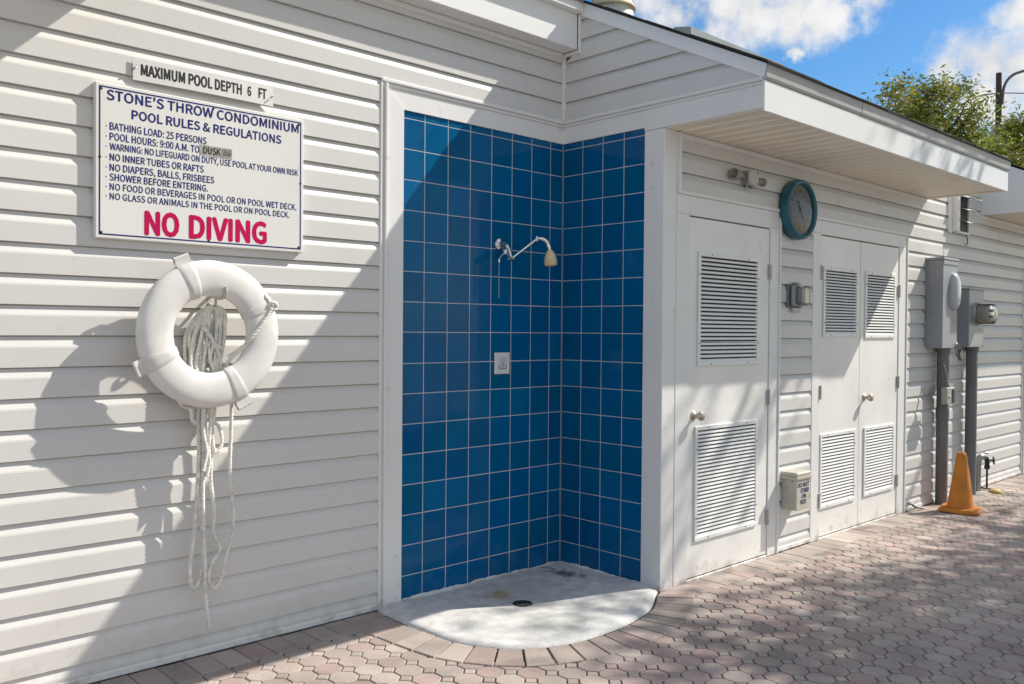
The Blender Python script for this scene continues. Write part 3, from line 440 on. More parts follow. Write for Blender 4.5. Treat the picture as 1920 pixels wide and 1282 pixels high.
# stains on the pad are part of its material
nt = M['pad'].node_tree; N = nt.nodes; L = nt.links; b = N['Principled BSDF']; src = b.inputs['Base Color'].links[0].from_socket
gpos = N.new('ShaderNodeNewGeometry').outputs['Position']
def blob(center, rad, amt, colr, src, nscale=18, sq=(1, 1, 1)):
    mp = N.new('ShaderNodeMapping'); mp.vector_type = 'POINT'; mp.inputs['Location'].default_value = [-c * s for c, s in zip(center, sq)]; mp.inputs['Scale'].default_value = sq
    L.new(gpos, mp.inputs['Vector']); ln = N.new('ShaderNodeVectorMath'); ln.operation = 'LENGTH'; L.new(mp.outputs[0], ln.inputs[0])
    nn = N.new('ShaderNodeTexNoise'); nn.inputs['Scale'].default_value = nscale; nn.inputs['Detail'].default_value = 8; L.new(gpos, nn.inputs['Vector'])
    a = N.new('ShaderNodeMath'); a.operation = 'MULTIPLY_ADD'; L.new(ln.outputs['Value'], a.inputs[0]); a.inputs[1].default_value = -1 / rad; a.inputs[2].default_value = 1
    c2 = N.new('ShaderNodeMath'); c2.operation = 'MULTIPLY_ADD'; L.new(nn.outputs['Fac'], c2.inputs[0]); c2.inputs[1].default_value = 2.4; c2.inputs[2].default_value = -1.2
    s2 = N.new('ShaderNodeMath'); s2.operation = 'ADD'; L.new(a.outputs[0], s2.inputs[0]); L.new(c2.outputs[0], s2.inputs[1])
    m2 = N.new('ShaderNodeMapRange'); L.new(s2.outputs[0], m2.inputs['Value']); m2.inputs['From Max'].default_value = .8; m2.inputs['To Max'].default_value = amt
    x = N.new('ShaderNodeMix'); x.data_type = 'RGBA'; L.new(m2.outputs[0], x.inputs['Factor']); L.new(src, x.inputs['A']); x.inputs['B'].default_value = (*colr, 1)
    return x.outputs['Result']
src = blob((-.55, -.30, .01), .46, .52, (.40, .39, .36), src, 14)
src = blob((-.72, -.24, .01), .10, .75, (.36, .25, .10), src, 20)
src = blob((-.18, -.20, .01), .14, .85, (.05, .05, .045), src, 26, (1.6, .8, 1))
src = blob((-.80, -.70, .01), .22, .35, (.36, .38, .30), src, 16)
L.new(src, b.inputs['Base Color'])

dr = thing('floor_drain', (-.724, -.426, 0), 'round black drain grate set in the white shower pad', 'drain')
m = MB(); m.lathe([(.050, .0), (.050, .006), (.042, .007), (.042, .003)], (-.724, -.426, .002), (0, 0, 1), 28, cap=False); m.build('rim', M['iron'], dr)
m = MB(); m.lathe([(.042, .005), (.0, .005)], (-.724, -.426, 0), (0, 0, 1), 28, cap=False)
for k in range(-3, 4):
    w = math.sqrt(.041 ** 2 - (k * .012) ** 2); m.box(-.724 - w, -.724 + w, -.426 + k * .012 - .0025, -.426 + k * .012 + .0025, .0045, .0085, .001)
m.build('grate', M['iron'], dr)

# ================================================================== BUILDING
bld = thing('pool_building', (0, 0, 0), 'pale vinyl sided pool building with a blue tiled shower corner and white louvered doors', 'building')
E_ = .1158
PROF = [(-.004, .0), (.0150, .0), (.0150, .072), (.0138, .078), (.001, .1095), (-.0035, .1115), (-.0045, .1130)]   # dutch-lap course: (projection, height)
rs_w = random.Random(77)
def siding(mb, org, ux, nrm, z0, z1, lo, hi, pitch, phase, seams=None):
    org = Vector(org); ux = Vector(ux); nrm = Vector(nrm)
    k = math.floor((z0 - phase) / pitch) - 1
    while phase + k * pitch < z1:
        base = phase + k * pitch; pts = []
        for d, hgt in PROF: pts.append((d, base + hgt * pitch / .1145))
        pts.append((-.0045, base + pitch))
        q = []
        for i, (d, z) in enumerate(pts):      # clip in z
            if i and (pts[i - 1][1] - z0) * (z - z0) < 0: t = (z0 - pts[i - 1][1]) / (z - pts[i - 1][1]); q.append((pts[i - 1][0] + (d - pts[i - 1][0]) * t, z0))
            if i and (pts[i - 1][1] - z1) * (z - z1) < 0: t = (z1 - pts[i - 1][1]) / (z - pts[i - 1][1]); q.append((pts[i - 1][0] + (d - pts[i - 1][0]) * t, z1))
            if z0 - 1e-6 <= z <= z1 + 1e-6: q.append((d, z))
        if len(q) > 1:
            cuts = sorted(seams(k)) if seams else []
            runs = []; a = None
            ends = [None] + cuts + [None]
            for i in range(len(ends) - 1): runs.append((ends[i], ends[i + 1], i))
            for a, b_, i in runs:
                off = .0016 if i % 2 else 0.0
                row0, row1 = [], []
                for d, z in q:
                    u0 = lo(z) if a is None else a - (.0 if i % 2 == 0 else .02); u1 = hi(z) if b_ is None else b_ + (.0 if i % 2 == 0 else .02)
                    row0.append(org + ux * u0 + nrm * (d + off) + Vector((0, 0, z))); row1.append(org + ux * u1 + nrm * (d + off) + Vector((0, 0, z)))
                ln_ = (row1[0] - row0[0]).length; ns = max(1, int(ln_ / .35)); ph = rs_w.uniform(0, 6); am = rs_w.uniform(.0002, .0009)
                mb.grid([[p.lerp(w_, i_ / ns) + nrm * (am * math.sin(ph + i_ * 1.9) if 0 < i_ < ns else 0) for p, w_ in zip(row0, row1)] for i_ in range(ns + 1)])
        k += 1
cst = lambda v: (lambda z: v)
m = MB(); rs = random.Random(3)
siding(m, (0, 0, 0), (1, 0, 0), (0, -1, 0), .03, 3.10, cst(-8.0), cst(-1.326), E_, .090)
siding(m, (0, 0, 0), (1, 0, 0), (0, -1, 0), 2.638, 3.10, cst(-1.326), cst(-.026), E_, .090)
m.build('siding_wall', M['vinyl'], bld)
m = MB(); siding(m, (0, 0, 0), (0, -1, 0), (-1, 0, 0), 2.638, 3.24, lambda z: .024 if z < 3.045 else .148, lambda z: min(1.345, (3.33 - z) / .501), E_, .090)
m.build('siding_wall', M['vinyl'], bld)
m = MB(); PD = .1143; PH = .102
sm = lambda k: {20: [1.98], 19: [1.98], 21: [1.98]}.get(k, [])
siding(m, (0, D, 0), (1, 0, 0), (0, -1, 0), 2.165, 2.49, cst(.145), cst(3.118), PD, PH, sm)
siding(m, (0, D, 0), (1, 0, 0), (0, -1, 0), .03, 2.165, cst(1.205), cst(1.628), PD, PH)
def sm2(k):
    if k in (11, 12, 13, 14): return [4.56]
    if k in (18, 19): return [5.2]
    if k in (16, 17): return [3.86]
    return []
siding(m, (0, D, 0), (1, 0, 0), (0, -1, 0), .03, 2.49, cst(3.118), cst(9.4), PD, PH, sm2)
siding(m, (0, D, 0), (1, 0, 0), (0, -1, 0), 2.4901, 3.02, cst(3.475), cst(9.4), PD, PH)
m.build('siding_wall', M['vinyl'], bld)
# solid core behind the cladding
m = MB(); m.box(-8, -.05, .022, .16, -.02, 3.2, 0); m.box(.022, .15, D + .05, .16, -.02, 3.0, 0)
m.box(.16, .225, D + .022, D + .15, -.02, 2.9, 0); m.box(.225, 1.10, D + .06, D + .15, -.02, 2.9, 0); m.box(1.10, 1.72, D + .022, D + .15, -.02, 2.9, 0)
m.box(1.72, 3.0, D + .06, D + .15, -.02, 2.9, 0); m.box(3.0, 9.4, D + .022, D + .15, -.02, 2.95, 0)
m.build('wall_core', M['trim'], bld)

# tiled shower corner: every tile set by hand with a slight tilt
def tilewall(org, ux, nrm, us, zs, seed):
    rs = random.Random(seed); mb = MB(); org = Vector(org); ux = Vector(ux); nrm = Vector(nrm); gp = .0021
    mb.col = (1, 1, 1.001); mb.mi = 1
    mb.face([org + ux * us[0] - nrm * .0012 + Vector((0, 0, zs[0])), org + ux * us[-1] - nrm * .0012 + Vector((0, 0, zs[0])), org + ux * us[-1] - nrm * .0012 + Vector((0, 0, zs[-1])), org + ux * us[0] - nrm * .0012 + Vector((0, 0, zs[-1]))])
    mb.mi = 0
    for i in range(len(us) - 1):
        for j in range(len(zs) - 1):
            k = rs.uniform(.88, 1.10); kk = rs.uniform(-.008, .008); mb.col = (.0005, (.106 + kk) * k, (.262 - kk) * k)
            u0, u1, z0, z1 = us[i] + gp, us[i + 1] - gp, zs[j] + gp, zs[j + 1] - gp; b = .0016
            tu, tz = rs.gauss(0, .0022), rs.gauss(0, .0022)
            def pt(u, z, d): return org + ux * u + nrm * (d + (u - (u0 + u1) / 2) * tu + (z - (z0 + z1) / 2) * tz) + Vector((0, 0, z))
            o4 = [(u0, z0), (u1, z0), (u1, z1), (u0, z1)]; i4 = [(u0 + b, z0 + b), (u1 - b, z0 + b), (u1 - b, z1 - b), (u0 + b, z1 - b)]
            A = [pt(u, z, -.0012) for u, z in o4]; B = [pt(u, z, .0) for u, z in i4]
            mb.face(B)
            for q in range(4): mb.face([A[q], A[(q + 1) % 4], B[(q + 1) % 4], B[q]])
    return mb.build('tile_wall', [M['tile'], M['grout']], bld)
T = .1555; z0 = 2.4705
zs = sorted([2.515] + [z0 - T * k for k in range(0, 16)] + [.0])
us = sorted([-1.20] + [-(.1073 + T * k) for k in range(7)] + [-.0022])
tilewall((0, 0, 0), (1, 0, 0), (0, -1, 0), us, zs, 11)
us = sorted([.0022] + [.1569 + T * k for k in range(3)] + [.632])
tilewall((0, 0, 0), (0, -1, 0), (-1, 0, 0), us, zs, 12)

# trims
m = MB()
m.box(-1.330, -1.318, 0, -.020, .0, 2.625, .003); m.box(-1.318, -1.306, 0, -.012, .0, 2.62, .001); m.box(-1.306, -1.2875, 0, -.028, .0, 2.618, .004)
m.prism([(-1.286, 0, .0), (-1.187, 0, .0), (-1.187, 0, 2.507), (-1.286, 0, 2.601)], (0, -.016, 0))
m.build('casing', M['trim'], bld)
m = MB()
m.prism([(-1.2845, -.0, 2.6035), (-1.1855, -.0, 2.508), (0, 0, 2.508), (0, 0, 2.6035)], (0, -.0085, 0))
m.box(-1.33, -.0, 0, -.016, 2.6042, 2.622, .004); m.box(-1.325, -.0, 0, -.024, 2.6225, 2.642, .004)
m.build('header', M['trim'], bld)
m = MB()
m.box(0, -.009, -.0, -.62, 2.508, 2.6035, .001); m.box(0.002, -.0125, -.62, EV + .004, 2.490, 2.6035, .001)
m.box(0, -.016, -.016, EV + .004, 2.6042, 2.622, .004); m.box(0, -.024, -.024, EV + .01, 2.6225, 2.642, .004)
m.build('header', M['trim'], bld)
m = MB(); m.box(-.026, -.012, 0, -.016, 2.643, 3.04, .003); m.box(-.0115, 0, -.0, -.0115, 2.643, 3.04, .002); m.box(0, -.016, -.012, -.026, 2.643, 3.04, .003)
m.build('corner_trim', M['trim'], bld)
m = MB()
m.box(-.0115, .104, -.6205, -.754, -.01, 2.4885, .003); m.build('corner_post', M['trim'], bld)
m = MB(); m.box(.105, .146, D, D - .020, 2.165, 2.486, .004); m.box(.112, .138, D - .02, D - .026, 2.165, 2.486, .003)
m.box(.146, XE - .005, D, D - .022, 2.455, 2.4862, .004)
m.build('channel_trim', M['trim'], bld)
for a in ((-8, -1.332, .0), (1.206, 1.624, D), (3.12, 9.4, D)):
    m = MB(); m.box(a[0], a[1], a[2], a[2] - .020, .004, .034, .004); m.build('starter_strip', M['trim'], bld)
m = MB(); m.box(5.88, 5.91, D, D - .022, .0, 2.05, .004); m.box(5.912, 6.02, D, D - .034, .0, 2.13, .004); m.build('casing', M['trim'], bld)

# main eave: boxed frieze + fascia
m = MB(); m.box(-8, -.026, -.002, -.130, 3.0405, 3.30, .003); m.build('frieze_box', M['alum'], bld)
m = MB(); m.box(-8, -.026, -.0, -.024, 3.012, 3.0395, .004); m.box(-.0255, -.001, -.014, -.128, 3.018, 3.0395, .004); m.box(-.0255, -.004, -.130, -.148, 3.018, 3.245, .004)
m.build('channel_trim', M['trim'], bld)
m = MB(); m.box(-8, -.022, -.131, -.178, 3.2455, 3.318, .003); m.build('fascia', M['alum'], bld)
# deeper overhang at the left end of the building
m = MB(); m.box(-8, -2.32, -.132, -.95, 3.04, 3.10, .004); m.build('overhang', M['alum'], bld)

# eave over the doors
m = MB()
m.box(-.012, XE, EV + .012, EV, 2.474, 2.627, .003); m.build('fascia', M['alum'], bld)
m = MB()
m.prism([(-.012, EV + .012, 2.6285), (-.012, EV - .004, 2.6285), (-.012, EV - .010, 2.640), (-.012, EV - .016, 2.700), (-.012, EV + .012, 2.700)], (1.02, 0, 0))
m.build('drip_edge', M['mill'], bld); m = MB()
m.prism([(1.010, EV + .010, 2.6285), (1.010, EV - .0055, 2.6285), (1.010, EV - .0115, 2.640), (1.010, EV - .0175, 2.700), (1.010, EV + .010, 2.700)], (XE - 1.010, 0, 0))
m.build('drip_edge', M['mill'], bld)
m = MB()
m.prism([(0, -.150, roof_top(-.150) - .006), (0, -.150, rake_bot(-.150)), (0, EV + .002, rake_bot(EV)), (0, EV - .012, 2.700)], (-.021, 0, 0))
m.build('rake_board', M['alum'], bld)
m = MB(); m.box(.0, .0, 0, 0, 0, 0, 0) if False else None
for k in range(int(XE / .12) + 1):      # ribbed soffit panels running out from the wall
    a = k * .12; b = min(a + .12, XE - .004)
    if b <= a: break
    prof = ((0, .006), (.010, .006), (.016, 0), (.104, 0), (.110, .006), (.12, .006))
    for q in range(5):      # darker flats between lighter ribs
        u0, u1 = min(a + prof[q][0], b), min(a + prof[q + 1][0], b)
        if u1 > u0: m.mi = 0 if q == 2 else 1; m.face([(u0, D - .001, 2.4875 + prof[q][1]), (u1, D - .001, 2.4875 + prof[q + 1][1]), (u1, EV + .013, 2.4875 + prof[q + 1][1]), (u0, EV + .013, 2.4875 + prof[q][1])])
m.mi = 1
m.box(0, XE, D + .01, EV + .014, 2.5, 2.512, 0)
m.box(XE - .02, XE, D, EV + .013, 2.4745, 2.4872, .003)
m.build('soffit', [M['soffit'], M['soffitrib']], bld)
# end gable of that eave (faces away) and second eave further along
m = MB(); m.prism([(XE, D, 2.5), (XE, EV + .012, 2.5), (XE, EV + .012, 2.70), (XE, D, 3.0)], (-.02, 0, 0)); m.build('gable_end', M['alum'], bld)
X2 = 4.715
m = MB(); m.prism([(X2, D + .02, 2.468), (X2, EV, 2.468), (X2, EV, 2.70), (X2, D + .02, 3.01)], (.03, 0, 0)); m.build('gable_end', M['alum'], bld)
m = MB(); m.box(X2 + .031, 9.5, EV + .012, EV, 2.468, 2.70, .003); m.build('fascia', M['alum'], bld)
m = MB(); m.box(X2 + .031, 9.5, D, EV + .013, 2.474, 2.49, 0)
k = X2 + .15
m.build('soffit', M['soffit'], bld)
m = MB(); m.box(X2 - .012, 9.4, D, D - .022, 2.440, 2.4672, .004); m.box(X2 - .014, X2 - .001, D, D - .022, 2.4675, 3.0, .003); m.build('channel_trim', M['trim'], bld)

# roof
m = MB()
def slab(x0, x1, y0, y1, t=.007, lift=.0):
    m.prism([(x0, y0, roof_top(y0) + lift), (x1, y0, roof_top(y0) + lift), (x1, y1, roof_top(y1) + lift), (x0, y1, roof_top(y1) + lift)], (0, 0, t))
slab(-8, -.03, -.196, 3.6); slab(-.0285, XE + .012, EV - .028, 3.6); slab(XE + .0125, X2 - .0125, -.84, 3.6); slab(X2 - .012, 9.5, EV - .034, 3.6)
m.prism([(-8, 3.6, roof_top(3.6)), (9.5, 3.6, roof_top(3.6)), (9.5, 7, roof_top(.2)), (-8, 7, roof_top(.2))], (0, 0, .014))
rs = random.Random(5)
y = EV - .030                                            # shingle butts showing along the rake
while y < 3.4:
    m.prism([(-.034 - rs.random() * .008, y, roof_top(y) + .0075), (.5, y, roof_top(y) + .0075), (.5, y + .17, roof_top(y + .17) + .0075), (-.034 - rs.random() * .01, y + .17, roof_top(y + .17) + .0075)], (0, 0, .003 + rs.random() * .006)); y += .142
x = -.03
while x < XE:                                            # starter tabs along the eave
    w = rs.uniform(.2, .33); yy = EV - .029 - rs.random() * .003
    m.prism([(x, yy, roof_top(yy) + .0076), (min(x + w, XE + .012), yy, roof_top(yy) + .0076), (min(x + w, XE + .012), yy + .3, roof_top(yy + .3) + .0076), (x, yy + .3, roof_top(yy + .3) + .0076)], (0, 0, .003 + rs.random() * .005)); x += w + .004
m.build('roof', M['shingle'], bld)

# door frames and doors
def frame(xa, xb, xc, xd, zt, zh):
    m = MB(); y = D - .018
    m.box(xa, xb, D + .05, y, 0, zt, .003); m.box(xc, xd - .02, D + .05, y, 0, zt, .003)
    m.box(xb + .0005, xc - .0005, D + .05, y, zt - .004, zh, .003)
    m.box(xa, xb, D + .05, y, zt + .0005, zh, .003); m.box(xc, xd - .02, D + .05, y, zt + .0005, zh, .003)
    m.box(xa, xd, D, y - .008, zh + .0005, zh + .022, .004); m.box(xd - .0195, xd, D, y - .008, 0, zh, .004)
    m.box(xb + .001, xc - .001, D + .05, D - .016, -.01, .010, .002)
    return m.build('door_frame', M['trim'], bld)
frame(.1055, .229, 1.080, 1.205, 2.046, 2.150); frame(1.625, 1.733, 2.972, 3.118, 2.060, 2.150)
def louver(parent, x0, x1, z0, z1, n):
    yb = D - .0125; m = MB()
    w = .026
    m.box(x0, x1, yb, yb - .010, z0, z0 + w, .003); m.box(x0, x1, yb, yb - .010, z1 - w, z1, .003)
    m.box(x0, x0 + w, yb, yb - .0096, z0 + w, z1 - w, .003); m.box(x1 - w, x1, yb, yb - .0096, z0 + w, z1 - w, .003)
    p = (z1 - z0 - 2 * w) / n
    for k in range(n):
        z = z0 + w + p * k
        # blade: sloping down and out, with a small return lip
        rows = []
        for (dy, dz) in ((.0045, p * .66), (-.0052, p * .55), (-.0082, p * .06), (-.0074, p * .0), (-.0050, p * .04), (.0045, p * .56)):
            rows.append([(x0 + w, yb + dy, z + dz), (x1 - w, yb + dy, z + dz)])
        m.grid(rows)
    m.mi = 1; m.box(x0 + .021, x1 - .021, yb + .012, yb + .014, z0 + .021, z1 - .021, 0)
    for (fx, fz) in ((.2, None), (.8, None), (None, .2), (None, .8)):
        for sd in (0, 1):
            if fz is None: px, pz = x0 + (x1 - x0) * fx, (z0 + w / 2, z1 - w / 2)[sd]
            else: px, pz = (x0 + w / 2, x1 - w / 2)[sd], z0 + (z1 - z0) * fz
            m.lathe([(.0042, 0), (.0042, .0018), (0, .0024)], (px, yb - .0098, pz), (0, -1, 0), 8, cap=False)
    return m.build('louver', [M['louver'], M['dark']], parent)
def hinge(parent, x, z):
    m = MB(); y = D - .019
    for k in range(3): m.tube([(x, y - .004, z - .048 + k * .032), (x, y - .004, z - .018 + k * .032)], .0065, 8)
    m.box(x - .018, x + .018, y + .002, y - .0015, z - .048, z + .048, .001)
    for k in (-1, 0, 1): m.lathe([(.003, 0), (0, .001)], (x + .011, y - .0015, z + k * .03), (0, -1, 0), 6)
    m.build('hinge', M['offwhite'], parent)
def knob(parent, x, z):
    m = MB(); m.lathe([(.029, 0), (.028, .004), (.020, .008), (.013, .012), (.012, .026), (.021, .034), (.027, .044), (.0275, .054), (.022, .063), (.010, .066), (.0, .066)], (x, D - .012, z), (0, -1, 0), 24, cap=False)
    m.build('knob', M['brass'], parent)
def door(x0, x1, zb, zt, lv, kn, hx, hz):
    m = MB(); y0, y1 = D - .012, D + .03; e = .02
    # the leaf is built around its louver openings
    zs_ = [zb]; 
    for l in sorted(lv, key=lambda q: q[2]):
        m.box(x0, x1, y0, y1, zs_[-1], l[2] + e, .0)
        m.box(x0, l[0] + e, y0, y1, l[2] + e, l[3] - e, .0); m.box(l[1] - e, x1, y0, y1, l[2] + e, l[3] - e, .0); zs_.append(l[3] - e)
    m.box(x0, x1, y0, y1, zs_[-1], zt, .0)
    d = m.build('door', M['door'], bld)
    for a in lv: louver(d, *a)
    if kn: knob(d, *kn)
    for z in hz: hinge(d, hx, z)
    return d
door(.234, 1.075, .018, 2.034, [(.312, .955, 1.205, 1.848, 25), (.297, .955, .215, .868, 28)], (.288, .93), 1.078, (1.77, 1.0, .25))
door(1.739, 2.322, .018, 2.048, [(1.768, 2.276, 1.364, 1.845, 21), (1.745, 2.268, .205, .716, 21)], None, 1.737, (1.80, 1.0, .27))
door(2.330, 2.968, .018, 2.048, [(2.395, 2.90, 1.358, 1.845, 21), (2.403, 2.91, .210, .714, 21)], (2.405, .935), 2.971, (1.72, 1.03, .27))

# ================================================================== ROOF FITTINGS
rv = thing('roof_vent', (.62, .16, roof_top(.16)), 'rusty round roof vent pipe with flared pale base on the roof edge', 'vent')
m = MB(); m.lathe([(.150, -.10), (.142, .0), (.138, .004)], (.62, .16, 3.50), (0, 0, 1), 32, cap=False); m.build('base', M['whitepipe'], rv)
m = MB(); m.lathe([(.130, .034), (.158, .036), (.160, .046), (.150, .060), (.138, .075), (.132, .10), (.130, .30), (0, .30)], (.62, .16, 3.468), (0, 0, 1), 32, cap=False); m.build('pipe', M['rust'], rv)
rc = MB(); a, b_ = (1.38, .27), (1.55, .14)
# long low galvanised ridge cap lying along the roof
rc.prism([(1.17, .02, 3.30), (1.17, -.08, 3.40), (1.17, -.08, 3.472), (1.17, .055, 3.50), (1.17, .22, 3.44), (1.17, .22, 3.35)], (1.22, 0, 0))
o = rc.build('roof_curb', M['metalroof']); tag(o, 'long low grey metal curb on the roof above the gable', 'roof curb')
o.location = (0, 0, .004)

# ================================================================== SIGNS
YS = -.042
sg = thing('rules_sign', (-2.225, YS, 1.74), 'large white pool rules sign with blue border and red NO DIVING', 'sign')
m = MB(); m.box(-2.678, -1.770, -.012, YS, 1.743, 2.350, .004); m.build('board', M['sign'], sg)
m = MB(); bx0, bx1, bz0, bz1, lw = -2.664, -1.784, 1.757, 2.336, .0055
for a in ((bx0, bx1, bz0, bz0 + lw), (bx0, bx1, bz1 - lw, bz1), (bx0, bx0 + lw, bz0 + lw, bz1 - lw), (bx1 - lw, bx1, bz0 + lw, bz1 - lw)):
    m.face([(a[0], YS - .0006, a[2]), (a[1], YS - .0006, a[2]), (a[1], YS - .0006, a[3]), (a[0], YS - .0006, a[3])])
m.build('border', M['navy'], sg, recalc=False)
P0 = (0, YS, 0); UX = (1, 0, 0); UZ = (0, 0, 1)
line('title_lettering', M['navy'], sg, "STONE'S THROW CONDOMINIUM", -2.636, -1.797, 2.284, .041, P0, UX, UZ, .0016)
line('title_lettering', M['navy'], sg, "POOL RULES & REGULATIONS", -2.540, -1.884, 2.2235, .037, P0, UX, UZ, .0013)
LN = [("BATHING LOAD: 25 PERSONS", -2.231, 2.169, .0285), ("POOL HOURS: 9:00 A.M. TO", -2.262, 2.129, .0285), ("WARNING: NO LIFEGUARD ON DUTY, USE POOL AT YOUR OWN RISK", -1.799, 2.091, .026),
      ("NO INNER TUBES OR RAFTS", -2.243, 2.049, .0275), ("NO DIAPERS, BALLS, FRISBEES", -2.197, 2.009, .0275), ("SHOWER BEFORE ENTERING.", -2.224, 1.971, .0275),
      ("NO FOOD OR BEVERAGES IN POOL OR ON POOL WET DECK.", -1.806, 1.934, .0265), ("NO GLASS OR ANIMALS IN THE POOL OR ON POOL DECK.", -1.842, 1.897, .0255)]
for s_, x1, zb, cap in LN:
    m = MB(); text_into(m, s_, -2.624, x1, zb, cap + .001, P0, UX, UZ, .0009, rows=44)
    z = zb + cap * .45; m.lathe([(.0028, 0.0002), (0, .0006)], (-2.637, YS, z), (0, -1, 0), 8, cap=False); m.build('rule_lettering', M['navy'], sg, recalc=False)
for s_, x0, x1 in (("NO", -2.489, -2.346), ("DIVING", -2.306, -1.952)): line('warning_lettering', M['crimson'], sg, s_, x0, x1, 1.768, .100, P0, UX, UZ, .0056)
m = MB(); m.box(-2.262, -2.118, YS, YS - .0009, 2.1215, 2.166, 0); tp = m.build('sticker', M['tape'], sg)
m = MB(); text_into(m, "DUSK", -2.246, -2.168, 2.130, .030, (0, YS - .001, 0), UX, UZ, .001, rows=40)
for k in range(9):       # scratched-out ending
    a_, b_ = -2.163 + k * .0046 + random.uniform(-.001, .001), random.uniform(.002, .007)
    m.face([(a_, YS - .0016, 2.131 + random.uniform(0, .006)), (a_ + .0013, YS - .0016, 2.131), (a_ + b_ + .0013, YS - .0016, 2.158 + random.uniform(0, .004)), (a_ + b_, YS - .0016, 2.158)])
m.build('sticker_lettering', M['black'], tp, recalc=False)
for (x, z) in ((-2.655, 2.325), (-2.20, 2.328), (-1.795, 2.325), (-2.660, 2.06), (-1.787, 2.06), (-2.655, 1.767), (-2.22, 1.767), (-1.795, 1.767)):
    m = MB(); m.lathe([(.0055, 0), (.005, .002), (0, .003)], (x, YS, z), (0, -1, 0), 8, cap=False); m.build('screw', M['iron'], sg)

dsg = thing('depth_sign', (-2.225, -.03, 2.386), 'narrow white plate reading MAXIMUM POOL DEPTH 6 FT above the rules sign', 'sign')
rows = []
for k in range(25):
    t = k / 24; x = -2.529 + .61 * t; y = -.026 - .010 * math.sin(math.pi * t) - .006 * t
    rows.append([(x, y, 2.3865), (x, y, 2.474), (x, y + .003, 2.474), (x, y + .003, 2.3865)])
m = MB(); m.grid(rows, False, close_u=True); m.face(rows[0]); m.face(rows[-1]); m.build('plate', M['sign'], dsg)
for s_, x0, x1, zb, cap in (("MAXIMUM POOL DEPTH", -2.500, -2.071, 2.4075, .047), ("6", -2.046, -2.026, 2.410, .043), ("FT", -1.993, -1.952, 2.411, .046)):
    m = MB(); text_into(m, s_, x0, x1, zb, cap, (0, 0, 0), UX, UZ, .0022)
    m.v = [(x, y + .0008 - .0262 - .010 * math.sin(math.pi * (x + 2.529) / .61) - .006 * (x + 2.529) / .61, z) for x, y, z in m.v]
    m.build('lettering', M['black'], dsg, recalc=False)
m = MB(); m.tube(smoothpath([(-2.535, -.02, 2.425), (-2.527, -.034, 2.432), (-2.517, -.031, 2.437), (-2.512, -.028, 2.446)], 4), .0025, 6); m.build('wire_tie', M['steel'], dsg); m = MB(); m.tube(smoothpath([(-1.938, -.043, 2.418), (-1.930, -.046, 2.428), (-1.922, -.042, 2.432)], 4), .003, 6)
m.build('wire_tie', M['steel'], dsg)

# ================================================================== LIFE RING AND ROPE
RC = Vector((-2.254, -.138, 1.373)); RM, RA, RB = .2305, .0725, .037
def ring_pt(th, ph, e=0.0):
    sx = math.copysign(abs(math.cos(ph)) ** .9, math.cos(ph)); sy = math.copysign(abs(math.sin(ph)) ** .85, math.sin(ph))
    r = RM + (RA + e) * sx; return Vector((RC.x + r * math.cos(th), RC.y + (RB + e) * sy, RC.z + r * math.sin(th)))
lr = thing('life_ring', RC, 'white ring buoy with four bands hanging on the siding below the rules sign', 'life ring')
m = MB(); NT, NPH = 96, 28
m.grid([[ring_pt(2 * math.pi * i / NT, 2 * math.pi * j / NPH) for j in range(NPH)] for i in range(NT)], True, True, True)
m.build('float_ring', M['ring'], lr)
for (deg, k) in ((27, 0), (113, 1), (204, 2), (296, 3)):
    m = MB(); w = R(7.4) if k != 0 else R(6.5)
    rows = []
    for i in range(7):
        th = R(deg) + w * (i / 6 * 2 - 1); e = .0042 if 0 < i < 6 else -.001
        rows.append([ring_pt(th, 2 * math.pi * j / NPH, e) for j in range(NPH)])
    m.grid(rows, True, close_u=True)
    st = m.build('strap', M['strap'], lr)
    if k != 0:      # folded end of the band standing out from the rim
        th = R(deg); ra = Vector((math.cos(th), 0, math.sin(th))); ta = Vector((-math.sin(th), 0, math.cos(th)))
        c0 = Vector((RC.x, RC.y - .004, RC.z)) + ra * (RM + RA + .001); hw = .032; t = MB(); rows = []
        for (a, d) in ((-.004, .012), (.016, .008), (.034, .002), (.037, -.008), (.032, -.014), (.014, -.012), (-.006, -.012)):
            rows.append([c0 + ra * a + Vector((0, d, 0)) + ta * hw, c0 + ra * a + Vector((0, d, 0)) - ta * hw])
        t.grid(rows, False, close_v=True); t.build('strap_tab', M['strap'], st)
hk = tag(MB_ := bpy.data.objects.new('wall_hook', None), 'small metal hook on the siding holding the ring and the coiled rope', 'hook'); COL.objects.link(MB_); MB_.location = (-2.206, -.01, 1.52)
m = MB(); m.box(-2.220, -2.192, -.010, -.016, 1.47, 1.545, .002); m.build('plate', M['offwhite'], hk)
m = MB(); m.tube(smoothpath([(-2.206, -.014, 1.50), (-2.206, -.06, 1.485), (-2.206, -.078, 1.50), (-2.206, -.08, 1.525)], 4), .006, 8); m.tube(smoothpath([(-2.206, -.014, 1.525), (-2.206, -.04, 1.53), (-2.206, -.10, 1.522), (-2.208, -.16, 1.525), (-2.209, -.180, 1.545), (-2.208, -.180, 1.566)], 5), [.008] * 26, 6)
m.build('hook', M['offwhite'], hk)

